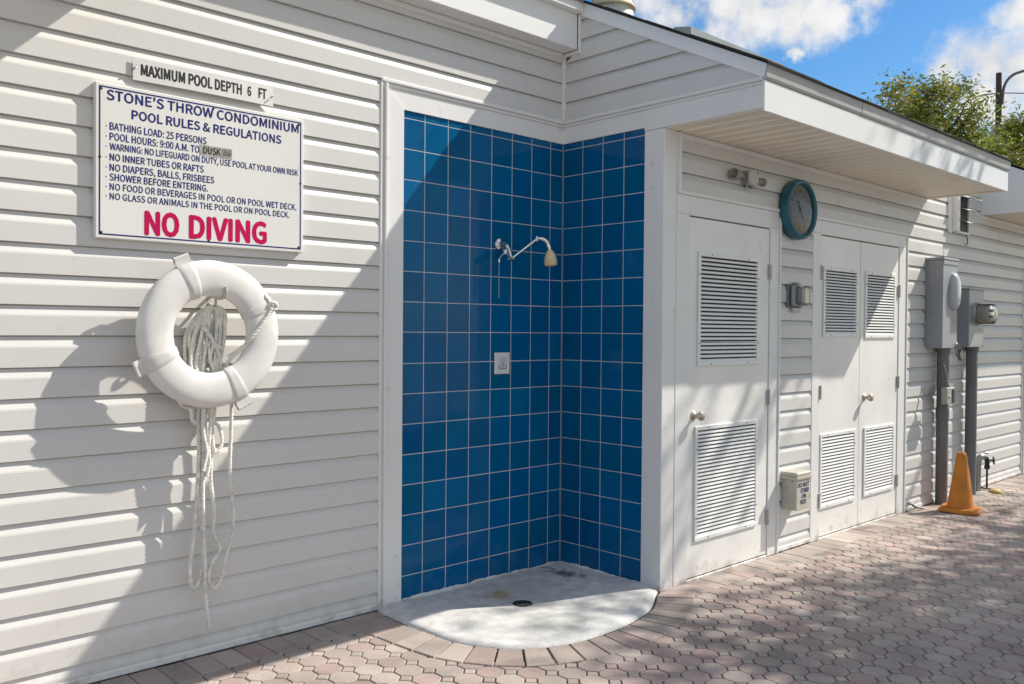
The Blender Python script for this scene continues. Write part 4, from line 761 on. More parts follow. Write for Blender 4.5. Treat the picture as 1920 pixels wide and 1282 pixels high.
rp = thing('throw_rope', (-2.24, -.05, 1.47), 'coiled white twisted rope hanging through the ring and trailing down the wall', 'rope')
def rope(mb, pts, r=.0078, lay=.052, k=7):
    P_ = smoothpath(pts, k); Q = [P_[0]]; step = .0065
    for p in P_[1:]:
        d = (p - Q[-1]).length
        while d > step: Q.append(Q[-1] + (p - Q[-1]) * (step / d)); d = (p - Q[-1]).length
    if len(Q) < 3: return
    t0 = (Q[1] - Q[0]).normalized(); u = t0.orthogonal().normalized(); S = [[], [], []]; ph0 = random.random() * 6
    for i, p in enumerate(Q):
        t = (Q[min(i + 1, len(Q) - 1)] - Q[max(i - 1, 0)]); t = t.normalized() if t.length > 1e-7 else t0
        u = u - t * u.dot(t); u = u.normalized() if u.length > 1e-5 else t.orthogonal().normalized(); w = t.cross(u)
        for s in range(3):
            a = ph0 + 2 * math.pi * (i * step / lay + s / 3); S[s].append(p + (u * math.cos(a) + w * math.sin(a)) * r * .50)
    for s in range(3): mb.tube(S[s], r * .62, 6)
rs = random.Random(21)
m = MB()
for k in range(10):        # hank: loops draped over the hook
    f = k / 9; top = Vector((-2.208 + .010 * (f - .5), -.062 - .006 * (k % 3), 1.482 + .006 * (k % 2)))
    wl_ = -.012 - .092 * f; wr_ = .006 + .048 * f; y1 = -.050 - .013 * ((k * 2) % 3); zb = 1.08 - .035 * rs.random()
    rope(m, [top + Vector((wl_ * .12, .0, 0)), top + Vector((wl_ * .6 - .004, -.004, -.028)), (-2.216 + wl_ + rs.uniform(-.006, .006), y1, 1.37), (-2.232 + wl_ * .85 + rs.uniform(-.014, .014), y1, 1.24), (-2.246 + wl_ * .45 + rs.uniform(-.01, .01), y1 - .02, zb)])
    rope(m, [top + Vector((wr_ * .15, -.0, 0)), top + Vector((wr_ * .75 + .004, -.004, -.028)), (-2.214 + wr_ + rs.uniform(-.006, .006), y1 - .004, 1.37), (-2.226 + wr_ * .9 + rs.uniform(-.014, .014), y1 - .004, 1.24), (-2.240 + wr_ * .4 + rs.uniform(-.01, .01), y1 - .02, zb - .01)])
rope(m, [(-2.262, -.09, 1.40), (-2.235, -.095, 1.36), (-2.20, -.09, 1.30), (-2.185, -.085, 1.24), (-2.20, -.075, 1.16), (-2.22, -.06, 1.08)])
rope(m, [(-2.18, -.085, 1.31), (-2.215, -.095, 1.33), (-2.235, -.09, 1.28), (-2.215, -.085, 1.22), (-2.19, -.08, 1.14)])
m.build('coil', M['rope'], rp)
Y = -.045
KR = (3.636 - .085) / (3.636 - .045)
def wp(l, y=Y): return [(-3.847 + (x + 3.847) * KR, y - .04 + rs.uniform(-.004, .004), 1.4 + (z - 1.4) * KR) for x, z in l]
m = MB()
rope(m, wp([(-2.264, 1.10), (-2.263, .98), (-2.263, .865), (-2.267, .79), (-2.269, .715), (-2.274, .617), (-2.281, .543), (-2.293, .447), (-2.299, .38), (-2.296, .33), (-2.284, .306), (-2.269, .314), (-2.25, .364), (-2.242, .438), (-2.244, .538), (-2.258, .653), (-2.251, .75), (-2.247, .864), (-2.25, 1.0), (-2.245, 1.10)]))
rope(m, wp([(-2.237, 1.10), (-2.24, .98), (-2.246, .864), (-2.249, .713), (-2.245, .538), (-2.24, .409), (-2.236, .286), (-2.228, .19), (-2.220, .119)], -.056))
rope(m, wp([(-2.199, 1.10), (-2.205, .95), (-2.208, .86), (-2.208, .746), (-2.195, .629), (-2.198, .523), (-2.167, .456), (-2.199, .408), (-2.218, .366), (-2.218, .325), (-2.206, .297), (-2.186, .287), (-2.158, .331), (-2.138, .421), (-2.118, .487), (-2.106, .579), (-2.115, .712), (-2.124, .814), (-2.119, .926), (-2.118, 1.10)]))
rope(m, wp([(-2.225, 1.10), (-2.204, 1.009), (-2.184, .985), (-2.168, .944), (-2.170, .90), (-2.186, .875), (-2.2, .873), (-2.208, .92), (-2.212, .967), (-2.215, 1.06)], -.06))
rope(m, wp([(-2.266, 1.10), (-2.30, 1.085), (-2.337, 1.09), (-2.348, 1.105), (-2.337, 1.078), (-2.302, 1.061), (-2.294, 1.019), (-2.278, 1.0), (-2.268, 1.02), (-2.262, 1.09)], -.05))
rope(m, wp([(-2.215, 1.10), (-2.222, .98), (-2.228, .90), (-2.224, .83), (-2.24, .77)], -.066)); rope(m, wp([(-2.252, 1.10), (-2.256, .97), (-2.24, .88), (-2.256, .80)], -.068))
rope(m, wp([(-2.24, 1.10), (-2.222, 1.03), (-2.212, .98), (-2.206, 1.04), (-2.198, 1.10)], -.064))
m.build('trailing_line', M['rope'], rp)
m = MB()                # line tied to the ring's right band with a knot
kn_ = Vector((-1.995, -.176, 1.492))
for q in range(4):
    a = q * 1.3; u = Vector((math.cos(a), .5 * math.sin(a * 2), math.sin(a))).normalized(); w = u.cross(Vector((.3, 1, .2))).normalized()
    rope(m, [kn_ + (u * math.cos(t) + w * math.sin(t)) * .018 for t in [k * math.pi / 3 for k in range(7)]], .007)
rope(m, [kn_, (-2.012, -.18, 1.462), (-2.045, -.182, 1.418), (-2.077, -.175, 1.376), (-2.125, -.155, 1.315), (-2.155, -.11, 1.27), (-2.17, -.075, 1.22)])
rope(m, [kn_ + Vector((.0, .01, -.01)), (-2.03, -.178, 1.436), (-2.09, -.172, 1.356), (-2.135, -.14, 1.305), (-2.16, -.10, 1.28)])
rope(m, [kn_ + Vector((-.004, .0, .01)), (-2.02, -.172, 1.525), (-2.028, -.16, 1.545)], .006)
m.build('tether', M['rope'], rp)

# ================================================================== SHOWER FIXTURE, PLAQUE
sh = thing('shower_fixture', (-.515, 0, 1.876), 'chrome outdoor shower valve with thin bent arm and cream egg shaped head on blue tile', 'shower')
m = MB(); m.lathe([(.036, 0), (.036, .006), (.030, .016), (.018, .022), (.017, .03)], (-.515, 0, 1.876), (0, -1, 0), 24, cap=False); m.build('wall_flange', M['chrome'], sh)
m = MB(); m.tube(smoothpath([(-.515, -.02, 1.876), (-.520, -.055, 1.862), (-.530, -.095, 1.828), (-.545, -.132, 1.788)], 6), [.017, .019, .021, .023, .022, .021, .021, .022, .023, .022, .020, .019, .018, .018, .017, .016, .014, .013, .012][:19], 14)
m.lathe([(0, -.024), (.014, -.022), (.018, -.01), (.018, .01), (.014, .022), (0, .024)], (-.535, -.085, 1.825), (1, -.3, -.3), 16, cap=False)
m.lathe([(.010, -.024), (.010, .024)], (-.547, -.135, 1.785), (1, .2, .1), 12); m.tube([(-.575, -.14, 1.783), (-.515, -.13, 1.789)], .004, 8)
m.build('valve_body', M['chrome'], sh)
m = MB(); m.tube([(-.552, -.085, 1.818), (-.592, -.10, 1.800), (-.612, -.108, 1.783)], [.006, .005, .004], 8); m.lathe([(0, -.006), (.006, 0), (0, .006)], (-.612, -.108, 1.783), (0, 0, 1), 10, cap=False); m.tube([(-.606, -.10, 1.783), (-.606, -.10, 1.765)], .006, 8); m.build('lever', M['chrome'], sh)
m = MB(); m.tube([(-.606, -.10, 1.768), (-.607, -.10, 1.66), (-.606, -.10, 1.568)], .0028, 6); m.build('pull_rod', M['steel'], sh)
m = MB(); m.tube([(-.545, -.134, 1.787), (-.407, -.185, 1.898)], .0062, 10)
m.lathe([(0, -.016), (.009, -.014), (.011, 0), (.009, .014), (0, .016)], (-.403, -.187, 1.902), (0, 0, 1), 12, cap=False)
m.tube(smoothpath([(-.403, -.187, 1.902), (-.378, -.20, 1.903), (-.356, -.21, 1.893), (-.342, -.217, 1.866), (-.335, -.22, 1.838)], 4), [.008, .008, .009, .009, .010, .011, .012, .012, .012, .012, .011, .011, .013, .013, .012, .011, .011], 12)
m.build('shower_arm', M['chrome'], sh)
m = MB(); m.lathe([(.0, .003), (.012, .001), (.022, -.012), (.031, -.036), (.036, -.060), (.035, -.078), (.030, -.088), (.028, -.086), (.0, -.084)], (-.335, -.221, 1.842), (-.06, .04, 1), 24, cap=False)
for k in range(3): m.lathe([(.0315 + .0026 * k, -.040 - .012 * k), (.0330 + .0024 * k, -.043 - .012 * k), (.0315 + .0026 * k, -.046 - .012 * k)], (-.335, -.221, 1.842), (-.06, .04, 1), 24, cap=False)
m.build('shower_head', M['cream'], sh)

pq = thing('tile_plaque', (-.491, 0, 1.215), 'small white ceramic tile with a grey line drawing on the blue shower wall', 'tile')
m = MB(); m.box(-.548, -.434, -.0005, -.009, 1.155, 1.276, .003); m.build('ceramic', M['plaque'], pq)
m = MB(); cx, cz = -.489, 1.212
def stroke(l, r=.0013): m.tube(smoothpath([(cx + a, -.0092, cz + b) for a, b in l], 4), r, 5)
stroke([(-.028, -.026), (-.01, -.029), (.01, -.028), (.03, -.026)], .002); stroke([(-.03, -.008), (-.022, -.02), (-.012, -.027), (-.004, -.014), (-.012, -.002), (-.024, -.004)])
stroke([(.03, -.008), (.022, -.02), (.012, -.027), (.004, -.014), (.012, -.002), (.024, -.004)]); stroke([(-.008, -.027), (-.004, -.008), (0, .004), (.004, -.008), (.008, -.027)])
stroke([(-.024, .022), (-.014, .034), (.002, .03), (.012, .034), (.026, .024), (.03, .01)]); stroke([(-.018, .014), (-.006, .024), (.008, .014), (.02, .018)]); stroke([(-.02, .006), (-.008, .012), (.006, .006), (.018, .008)])
stroke([(-.024, -.022), (-.03, -.012), (-.02, -.010)], .002); stroke([(.024, -.022), (.03, -.012), (.02, -.010)], .002)
m.build('drawing', M['greydark'], pq)

# ================================================================== FITTINGS ON THE DOOR WALL
ck = thing('wall_clock', (1.362, D, 2.18), 'round teal rimmed wall clock between the doors', 'clock')
C0 = (1.362, D - .012, 2.181)
m = MB(); m.lathe([(.175, 0), (.186, .004), (.193, .03), (.190, .062), (.180, .074), (.170, .072), (.160, .058), (.158, .045)], C0, (0, -1, 0), 64, cap=False); m.build('rim', M['teal'], ck)
m = MB(); m.lathe([(.160, .046), (0, .046)], C0, (0, -1, 0), 48, cap=False); dl = m.build('dial', M['dial'], ck)
m = MB(); yd = C0[1] - .0465
for k in range(1, 13):
    a = R(90 - 30 * k); r = .118; w = .026 if k > 9 else .014
    text_into(m, str(k), C0[0] + r * math.cos(a) - w / 2, C0[0] + r * math.cos(a) + w / 2, C0[2] + r * math.sin(a) - .012, .024, (0, yd, 0), UX, UZ, .0012, rows=30)
for k in range(60):
    a = R(6 * k); r0 = .146 if k % 5 else .142
    u = Vector((math.cos(a), 0, math.sin(a))); w = Vector((-u.z, 0, u.x)) * .001; c = Vector((C0[0], yd - .0008, C0[2]))
    m.face([c + u * r0 - w, c + u * .152 - w, c + u * .152 + w, c + u * r0 + w])
m.build('numerals', M['black'], ck, recalc=False)
m = MB()
def hand(a, l, t, w, y):
    u = Vector((math.cos(R(a)), 0, math.sin(R(a)))); s_ = Vector((-u.z, 0, u.x)); c = Vector((C0[0], yd - y, C0[2]))
    m.prism([c - u * t - s_ * w, c + u * l - s_ * w * .4, c + u * l + s_ * w * .4, c - u * t + s_ * w], (0, -.0015, 0))
hand(-55, .095, .03, .004, .003); hand(125, .052, .0, .004, .006); m.lathe([(.010, 0), (.010, .008), (0, .009)], (C0[0], yd, C0[2]), (0, -1, 0), 16, cap=False)
u_ = Vector((math.cos(R(125)), 0, math.sin(R(125)))) * .052; m.lathe([(.009, 0), (.009, .003), (0, .004)], (C0[0] + u_.x, yd - .006, C0[2] + u_.z), (0, -1, 0), 14, cap=False)
m.build('hands', M['black'], ck)
m = MB(); m.lathe([(.1595, .058), (.12, .064), (.06, .067), (0, .068)], C0, (0, -1, 0), 48, cap=False); m.build('lens', M['lens'], ck)

lf = thing('light_fixture', (.79, D, 2.32), 'small twin flood lamp holder with square junction box above the single door', 'light fixture')
m = MB(); m.box(.742, .842, D - .012, D - .066, 2.272, 2.352, .004); m.build('junction_box', M['greybox'], lf)
m = MB(); m.box(.738, .846, D - .0665, D - .071, 2.268, 2.356, .003); cv = m.build('cover_plate', M['offwhite'], lf)
for a in (.75, .834):
    for b in (2.279, 2.345): m = MB(); m.lathe([(.005, 0), (.004, .003), (0, .0035)], (a, D - .071, b), (0, -1, 0), 8, cap=False); m.build('screw', M['iron'], cv)
m = MB(); m.tube([(.742, D - .04, 2.315), (.700, D - .045, 2.315)], .011, 10); m.lathe([(.021, 0), (.024, .004), (.024, .03), (.03, .034), (.032, .09), (.028, .094), (.024, .06), (0, .06)], (.69, D - .045, 2.315), (-1, -.1, .02), 18, cap=False); m.build('lamp_holder', M['holder'], lf)
m = MB(); m.tube([(.842, D - .04, 2.312), (.862, D - .04, 2.310)], .011, 10)
for k in range(5): m.lathe([(.016, k * .012), (.022, k * .012 + .003), (.022, k * .012 + .007), (.016, k * .012 + .010)], (.866, D - .042, 2.308), (1, -.05, -.05), 16, cap=False)
m.lathe([(.024, .058), (.026, .075), (.018, .075), (0, .06)], (.866, D - .042, 2.308), (1, -.05, -.05), 16, cap=False); m.build('lamp_holder', M['holder'], lf)
m = MB(); m.tube([(.756, D - .03, 2.272), (.752, D - .03, 2.258)], .005, 6); m.build('wire', M['iron'], lf); m = MB(); m.tube([(.81, D - .03, 2.272), (.812, D - .035, 2.258), (.83, D - .04, 2.262)], .004, 6); m.build('wire', M['iron'], lf)

ob = thing('outlet_cover', (1.37, D, 1.63), 'grey weatherproof outlet box with clear bubble cover between the doors', 'outlet')
m = MB(); m.box(1.285, 1.455, D - .010, D - .030, 1.555, 1.705, .006); m.build('back_plate', M['greydark'], ob)
m = MB(); m.box(1.292, 1.448, D - .0305, D - .066, 1.562, 1.700, .016); m.box(1.335, 1.350, D - .03, D - .069, 1.575, 1.69, .004); m.build('housing', M['greybox'], ob)
m = MB(); m.box(1.300, 1.440, D - .0665, D - .105, 1.568, 1.695, .020); m.build('bubble_cover', M['glass'], ob)
m = MB(); m.box(1.318, 1.424, D - .0662, D - .072, 1.585, 1.68, .006); m.build('socket_face', M['greydark'], ob)
m = MB(); m.box(1.352, 1.40, D - .02, D - .05, 1.7055, 1.718, .004); m.build('hinge_tab', M['offwhite'], ob); m = MB(); m.box(1.33, 1.43, D - .015, D - .04, 1.525, 1.5545, .004); m.build('cord_guard', M['offwhite'], ob)

db = thing('step_box', (1.33, D, .28), 'beige lidded box marked DO NOT STAND ON BOX low on the siding', 'equipment box')
yb = D - .118
m = MB(); m.box(1.252, 1.420, D - .012, yb, .276, .490, .006); m.build('body', M['beigebox'], db)
m = MB(); m.box(1.245, 1.427, D - .010, yb - .008, .4905, .516, .006); m.box(1.245, 1.252, D - .01, yb - .008, .470, .4903, .001); m.box(1.252, 1.427, yb - .001, yb - .008, .472, .4903, .002); m.build('lid', M['beigebox'], db)
for s_, a, b, z in (("DO NOT", 1.268, 1.414, .420), ("STAND", 1.302, 1.412, .384), ("ON", 1.318, 1.372, .348), ("BOX", 1.305, 1.378, .312)): line('lettering', M['navy'], db, s_, a, b, z, .029, (0, yb, 0), UX, UZ, .0016, rows=36)
for y in (D - .035, D - .09): m = MB(); m.lathe([(.005, 0), (0, .002)], (1.252, y, .462), (-1, 0, 0), 8, cap=False); m.build('screw', M['iron'], db)

ev = thing('exhaust_vent', (4.15, D, 2.25), 'wall exhaust vent with three lifted white flaps over a dark opening', 'vent')
m = MB()
m.box(3.93, 3.985, D - .010, D - .030, 2.245, 2.60, .004); m.box(4.00, 4.05, D - .010, D - .070, 2.26, 2.60, .004); m.box(4.36, 4.385, D - .010, D - .030, 2.26, 2.60, .004)
m.box(4.05, 4.36, D - .010, D - .040, 2.255, 2.275, .003); m.build('frame', M['trim'], ev)
m = MB(); m.box(4.05, 4.36, D - .011, D - .016, 2.275, 2.60, 0); m.build('opening', M['black'], ev)
for k in range(3):
    m = MB(); z = 2.375 + k * .105; rows = []
    for i in range(9):
        t = i / 8; x = 4.052 + .31 * t; rows.append([(x, D - .018, z), (x, D - .118 - .02 * t * (k == 2), z - .030 - .006 * math.sin(t * 7 + k)), (x, D - .118 - .02 * t * (k == 2), z - .033 - .006 * math.sin(t * 7 + k)), (x, D - .018, z - .003)])
    m.grid(rows, False, close_u=True); m.build('flap', M['louver'], ev)
m = MB(); m.tube(smoothpath([(4.30, D - .03, 2.255), (4.305, D - .04, 2.21), (4.33, D - .03, 2.185), (4.325, D - .02, 2.165)], 4), .004, 6); m.build('chain', M['iron'], ev)

# electrical disconnect and meter
eb = thing('breaker_box', (3.64, D, 1.285), 'tall grey electrical disconnect box with rounded switch cover on the siding', 'electrical box')
m = MB(); m.box(3.485, 3.792, D - .010, D - .148, 1.284, 1.985, .004); m.build('cabinet', M['greybox'], eb)
m = MB(); m.box(3.478, 3.799, D - .006, D - .158, 1.9855, 2.006, .004); m.box(3.484, 3.793, D - .1482, D - .154, 1.950, 1.985, .002); m.build('hood', M['greybox'], eb)
m = MB(); rows = []
for i in range(9):
    t = i / 8 * math.pi / 2; k = math.cos(t) ** .6; d = .052 * math.sin(t); n = 28
    rows.append([(3.70 + .072 * k * math.copysign(abs(math.cos(a)) ** .8, math.cos(a)), D - .148 - d, 1.735 + .155 * k * math.copysign(abs(math.sin(a)) ** .8, math.sin(a))) for a in [2 * math.pi * j / n for j in range(n)]])
m.grid(rows, True, close_u=True); m.build('switch_cover', mat('pale_grey_cover', (.50, .52, .55), .3, .05, 8), eb)
m = MB(); m.box(3.46, 3.4845, D - .010, D - .016, 1.30, 2.012, .002); m.build('flange', M['greybox'], eb)
mt = thing('electric_meter', (4.22, D, 1.29), 'grey meter socket box with round clear glass meter on its front', 'electric meter')
m = MB(); m.box(4.052, 4.395, D - .010, D - .150, 1.289, 1.768, .004); m.box(4.045, 4.402, D - .008, D - .156, 1.7685, 1.782, .003); m.build('socket_box', M['greybox'], mt)
MC = (4.232, D - .150, 1.563)
m = MB(); m.lathe([(.098, 0), (.098, .014), (.088, .018)], MC, (0, -1, 0), 36, cap=False); m.build('collar', M['steel'], mt)
m = MB(); m.lathe([(.086, .016), (.086, .125), (.080, .140), (.06, .147), (0, .150)], MC, (0, -1, 0), 36, cap=False); m.build('glass_dome', M['glass'], mt)
m = MB(); m.lathe([(.076, .004), (.076, .02), (.072, .022), (.072, .112), (0, .112)], MC, (0, -1, 0), 28, cap=False); mf = m.build('register', M['offwhite'], mt)
m = MB()
for k in range(4): m.lathe([(.013, 0), (.013, .002), (0, .002)], (MC[0] - .042 + k * .028, MC[1] - .1125, MC[2] + .03), (0, -1, 0), 12, cap=False)
m.box(MC[0] - .05, MC[0] + .05, MC[1] - .1125, MC[1] - .116, MC[2] - .03, MC[2] - .012, 0); m.build('dials', M['iron'], mf)
def conduit(x, y, z1, lab, extra):
    c = thing('conduit', (x, y, 0), lab, 'pipe', 'grey conduits below the electrical boxes')
    m = MB(); m.tube([(x, y, -.01), (x, y, z1)], .047, 20); m.build('pipe', M['pvc'], c)
    for z in extra: m = MB(); m.tube([(x, y, z), (x, y, z + .09)], .052, 20); m.build('coupling', M['pvc'], c)
    m = MB(); m.tube([(x, y, z1 - .035), (x, y, z1)], .056, 20); m.build('coupling', M['pvc'], c)
    return c
conduit(3.705, D - .075, 1.284, 'grey conduit pipe running from the disconnect box down to the ground', (.70,))
c = conduit(4.345, D - .075, 1.289, 'grey conduit pipe below the meter box behind the orange cone', ())
tb = thing('timer_box', (3.60, D - .04, .83), 'small beige switch box strapped to the left conduit below the disconnect box', 'switch box')
m = MB(); m.box(3.530, 3.690, D - .128, D - .175, .832, .968, .005); m.build('case', M['timer'], tb)
m = MB(); m.box(3.63, 3.684, D - .1755, D - .180, .845, .955, .002); m.build('panel', M['iron'], tb)
m = MB(); m.lathe([(.013, 0), (.013, .004), (0, .005)], (3.575, D - .175, .895), (0, -1, 0), 14, cap=False); m.build('dial', M['offwhite'], tb)
m = MB(); m.tube(smoothpath([(3.605, D - .145, .966), (3.605, D - .14, 1.02), (3.612, D - .13, 1.08), (3.63, D - .10, 1.16)], 5), [.014] * 5 + [.009] * 11, 8); m.tube([(3.605, D - .145, .968), (3.605, D - .145, .99)], .019, 10); m.build('cable', M['pvc'], tb)
pl = thing('padlock', (3.80, D - .16, 1.25), 'steel padlock hanging at the bottom corner of the disconnect box', 'padlock')
m = MB(); m.prism([(3.795, D - .142, 1.232), (3.850, D - .142, 1.180), (3.895, D - .142, 1.222), (3.838, D - .142, 1.276)], (0, -.03, 0)); o = m.build('body', M['lockbody'], pl)
m = MB(); m.tube(smoothpath([(3.832, D - .157, 1.262), (3.810, D - .157, 1.300), (3.772, D - .157, 1.322), (3.748, D - .157, 1.305), (3.760, D - .157, 1.275), (3.797, D - .157, 1.236)], 5), .0055, 8); m.build('shackle', M['steel'], pl)

# hose bib by the wall, cone, covers on the ground
sp = thing('hose_spigot', (4.66, D - .06, 0), 'grey standpipe with a dark hose tap beside the cone', 'spigot')
m = MB(); m.tube(smoothpath([(4.575, D - .06, -.01), (4.575, D - .06, .18), (4.575, D - .065, .27), (4.60, D - .075, .305), (4.65, D - .085, .300)], 5), .027, 14); m.build('standpipe', M['steel'], sp)
m = MB(); m.tube(smoothpath([(4.65, D - .085, .300), (4.675, D - .095, .285), (4.685, D - .10, .25), (4.685, D - .10, .20)], 4), .020, 12); m.lathe([(.024, 0), (.024, .03), (.018, .03)], (4.685, D - .10, .19), (0, 0, 1), 14); m.tube([(4.685, D - .10, .19), (4.686, D - .10, .02)], .009, 8); m.build('tap', M['iron'], sp)
m = MB(); m.lathe([(.0, -.006), (.034, -.006), (.038, 0), (.034, .006), (0, .006)], (4.70, D - .15, .27), (.2, -1, .1), 16, cap=False); m.tube([(4.68, D - .10, .27), (4.70, D - .15, .27)], .007, 8); m.build('handle', M['iron'], sp)
m = MB(); m.tube([(4.66, D - .085, .33), (4.70, D - .10, .335)], .010, 8); m.tube([(4.655, D - .085, .30), (4.66, D - .085, .335)], .010, 8); m.build('vacuum_breaker', M['steel'], sp)
o = MB(); o.lathe([(.055, -.004), (.053, .014), (.042, .026), (.0, .030)], (4.60, D - .20, 0), (0, 0, 1), 18, cap=False); tag(o.build('cleanout_cap', M['yellow']), 'small yellow cap in the paving at the foot of the standpipe', 'cap')

co = thing('traffic_cone', (3.52, -1.03, 0), 'faded orange traffic cone standing on the pavers by the conduits', 'traffic cone')
CX, CY = 3.52, -1.03
m = MB(); s_ = .148; rows = []
for (k, z) in ((1.0, .002), (1.0, .018), (.93, .030), (.62, .034)):
    row = []
    for q in range(32):
        a = 2 * math.pi * q / 32 + .25; cs, sn = math.cos(a - .25), math.sin(a - .25)
        r = k * s_ / max(abs(cs) ** 6 + abs(sn) ** 6, 1e-6) ** (1 / 6) if k > .7 else k * s_ * 1.05
        row.append((CX + r * math.cos(a), CY + r * math.sin(a), z + .003 * math.sin(3 * a)))
    rows.append(row)
m.grid(rows, False, close_u=True); m.face(rows[0]); m.build('base', M['cone'], co)
m = MB(); m.lathe([(.100, .030), (.097, .040), (.037, .435), (.032, .458), (.025, .463), (.021, .455), (.022, .39)], (CX, CY, 0), (.02, 0, 1), 32, cap=False)
m.tube(smoothpath([(CX + .028, CY - .006, .455), (CX + .045, CY - .02, .435), (CX + .05, CY - .03, .40)], 3), .007, 6); m.build('cone_body', M['cone'], co)
st_ = thing('wire_stub', (3.17, D - .05, 0), 'bent grey wire end poking from the siding base beside the cone', 'wire')
m = MB(); m.tube(smoothpath([(3.19, D - .015, .06), (3.20, D - .04, .055), (3.24, D - .06, .03), (3.34, D - .075, .012)], 4), .010, 8); m.build('wire', M['steel'], st_)
# ================================================================== TREES, POLE
LEAF = [(.14, .19, .025), (.19, .23, .03), (.24, .27, .035), (.08, .13, .025), (.26, .28, .055), (.25, .20, .035)]
def tree(name, label, base, cz, rad, nclump, nleaf, ls, seed, tr=.2, cl=.5, group=None, bias=None, hollow=.35, pal=LEAF, off=None):
    rs = random.Random(seed); t = thing(name, base, label, 'tree', group); bx, by, bz = base; C = Vector((bx, by, cz)) if not off else Vector((bx + off[0], by + off[1], cz))
    m = MB(); fork = Vector((bx + rs.uniform(-.2, .2), by, max(cz - rad[2] * .75, .8)))
    m.tube(smoothpath([(bx, by, -.1), (bx + .04, by + .03, fork.z * .5), fork], 4), [tr * (1.15 - .5 * k / 8) for k in range(9)], 10)
    limbs = []
    for k in range(9):
        a = 2 * math.pi * k / 9 + rs.uniform(-.3, .3); e = rs.uniform(.0, 1.2)
        q = C + Vector((math.cos(a) * math.cos(e) * rad[0], math.sin(a) * math.cos(e) * rad[1], math.sin(e) * rad[2] * .9)) * rs.uniform(.55, .9)
        mid = fork.lerp(q, .5) + Vector((rs.uniform(-.2, .2), rs.uniform(-.2, .2), rs.uniform(.0, .35))) * rad[2] * .4
        pth = smoothpath([fork, mid, q], 5); m.tube(pth, [tr * .5 * (1 - .85 * i / 10) + .006 for i in range(11)], 6); limbs += pth[2:]
    lf_ = MB(); clumps = []
    while len(clumps) < nclump:
        d = Vector((rs.uniform(-1, 1), rs.uniform(-1, 1), rs.uniform(-1, 1)))
        if d.length > 1 or d.length < hollow or rs.random() > (bias(d) if bias else 1): continue
        c = C + Vector((d.x * rad[0], d.y * rad[1], d.z * rad[2])); clumps.append(c)
        nb_ = min(limbs, key=lambda p: (p - c).length); m.tube([nb_, nb_.lerp(c, .5) + Vector((rs.uniform(-.1, .1), rs.uniform(-.1, .1), .06)), c], [tr * .09 + .004, tr * .06 + .003, .003], 5)
        k0 = rs.uniform(.75, 1.3); cr_ = cl * rs.uniform(.6, 1.3); pc = rs.choice(pal)
        for _ in range(int(nleaf * rs.uniform(.6, 1.3))):
            p = c + Vector((rs.gauss(0, 1), rs.gauss(0, 1), rs.gauss(0, .8))) * cr_ * .5
            u = Vector((rs.gauss(0, 1), rs.gauss(0, 1), rs.gauss(0, .6))).normalized(); w = u.cross(Vector((rs.gauss(0, 1), rs.gauss(0, 1), rs.gauss(0, 1)))).normalized()
            L_ = ls * rs.uniform(.6, 1.4); W_ = L_ * .34; col = rs.choice(pal) if rs.random() < .4 else pc; kk = k0 * rs.uniform(.8, 1.25); lf_.col = tuple(x * kk for x in col)
            lf_.face([p - u * L_ * .5, p + w * W_ * .5, p + u * L_ * .5, p - w * W_ * .5])
    m.build('trunk', M['bark'], t); lf_.build('crown', M['leaf'], t, recalc=False); return t
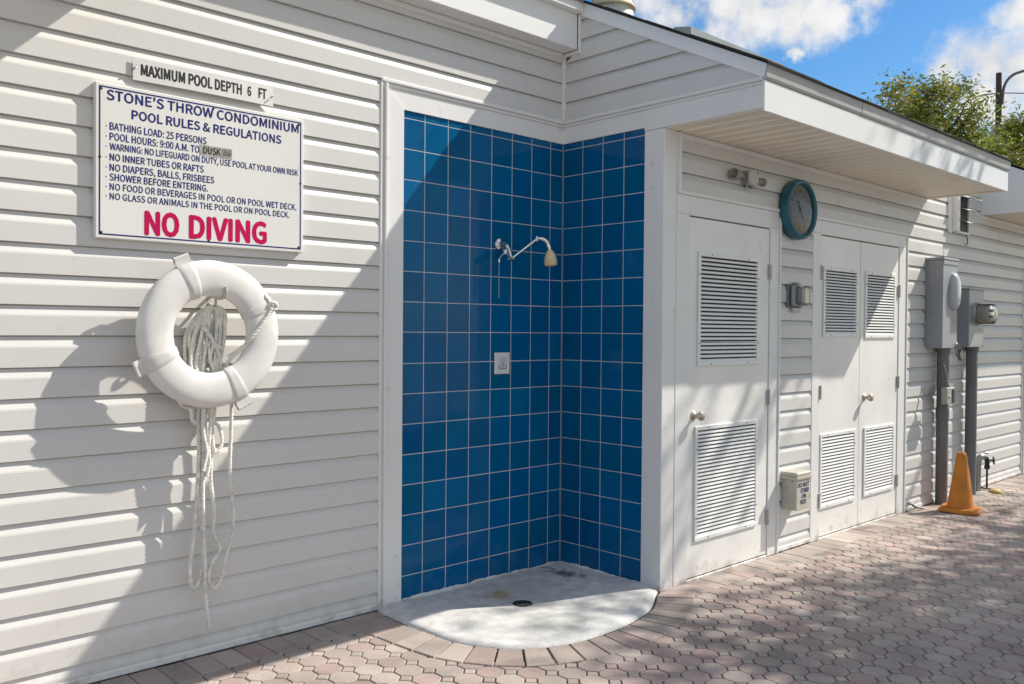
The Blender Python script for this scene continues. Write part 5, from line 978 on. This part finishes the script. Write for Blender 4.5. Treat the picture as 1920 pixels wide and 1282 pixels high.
# shade tree standing to the right of the frame: it dapples the paving, doors and fascia
TC, TR = Vector((8.2, -5.2, 6.0)), Vector((7.6, 4.6, 1.5))
def shade_bias(d):         # where the crown is thick: seen along the sun's rays on the paving
    x, y, z = TC.x + d.x * TR.x, TC.y + d.y * TR.y, TC.z + d.z * TR.z
    X, Y = x - z * 2.3 / 2.31, y + z / 2.31
    if X > .7: return 1.0 if Y < -1.72 else (.34 if Y < -1.36 else 0.0)
    if X > -.6: return .9 if Y < -1.6 else (.24 if Y < .1 else 0)
    if -2.2 < X < -1.5 and -.6 < Y < -.3: return .5
    if X < -2.3: return .3 if Y < -1.4 else 0
    return .42 if Y < -1.3 else (.10 if Y < -.5 else 0)
tree('shade_tree', 'broad leafy tree whose shade dapples the paving beside the building', (8.6, -8.4, 0), 6.0, TR, 440, 140, .15, 5, .2, .62, bias=shade_bias, hollow=.0, off=(-.4, 3.2))
tree('background_tree', 'sparse rounded tree with visible limbs rising behind the roof', (27.0, 8.6, 0), 8.0, (2.0, 2.0, 2.3), 130, 100, .18, 8, .24, .6, 'trees behind the roof', hollow=.25)
tree('background_tree', 'dense yellowish tree behind the roof to the right of the utility pole', (33.6, 7.0, 0), 7.6, (2.2, 2.2, 2.0), 150, 150, .20, 9, .16, .65, 'trees behind the roof', hollow=.1)
tree('background_tree', 'low bushy tree behind the roof between the sparse tree and the pole', (30.2, 8.0, 0), 6.9, (1.7, 1.7, 1.5), 85, 130, .20, 14, .14, .65, 'trees behind the roof', hollow=.1)
up_ = thing('utility_pole', (34.3, 8.62, 0), 'weathered wooden utility pole with curved lamp arm behind the trees', 'utility pole')
m = MB(); m.tube([(34.3, 8.62, 0), (34.3, 8.62, 6), (34.3, 8.66, 11.75)], [.17, .14, .105], 12); m.build('pole', M['pole'], up_)
m = MB(); m.tube(smoothpath([(34.38, 8.55, 10.5), (34.42, 8.50, 11.2), (34.6, 8.32, 11.6), (34.9, 8.05, 11.8), (35.5, 7.5, 12.0), (36.3, 6.8, 12.1)], 5), .055, 8); m.build('lamp_arm', mat('arm_metal', (.12, .125, .13), .5, .1), up_)
m = MB(); m.tube([(34.2, 8.72, 10.95), (34.4, 8.52, 10.95)], .05, 8); m.build('insulator', M['greydark'], up_); m = MB(); m.tube([(34.2, 8.72, 11.4), (34.3, 8.6, 11.4)], .03, 6); m.build('insulator', M['greydark'], up_)
w1 = MB(); w1.tube(smoothpath([(34.2, 8.72, 10.93), (33.7, 9.2, 10.82), (33.0, 9.9, 10.3), (32.0, 10.9, 9.4)], 6), .024, 6); tag(w1.build('overhead_wire', M['iron']), 'drooping dark cable running left from the utility pole into the tree', 'cable')
w2 = MB(); w2.tube(smoothpath([(34.35, 8.55, 10.95), (36, 7.0, 10.98), (40, 3.2, 11.3)], 6), .02, 6); tag(w2.build('overhead_wire', M['iron']), 'thin straight wire running right from the utility pole', 'cable')
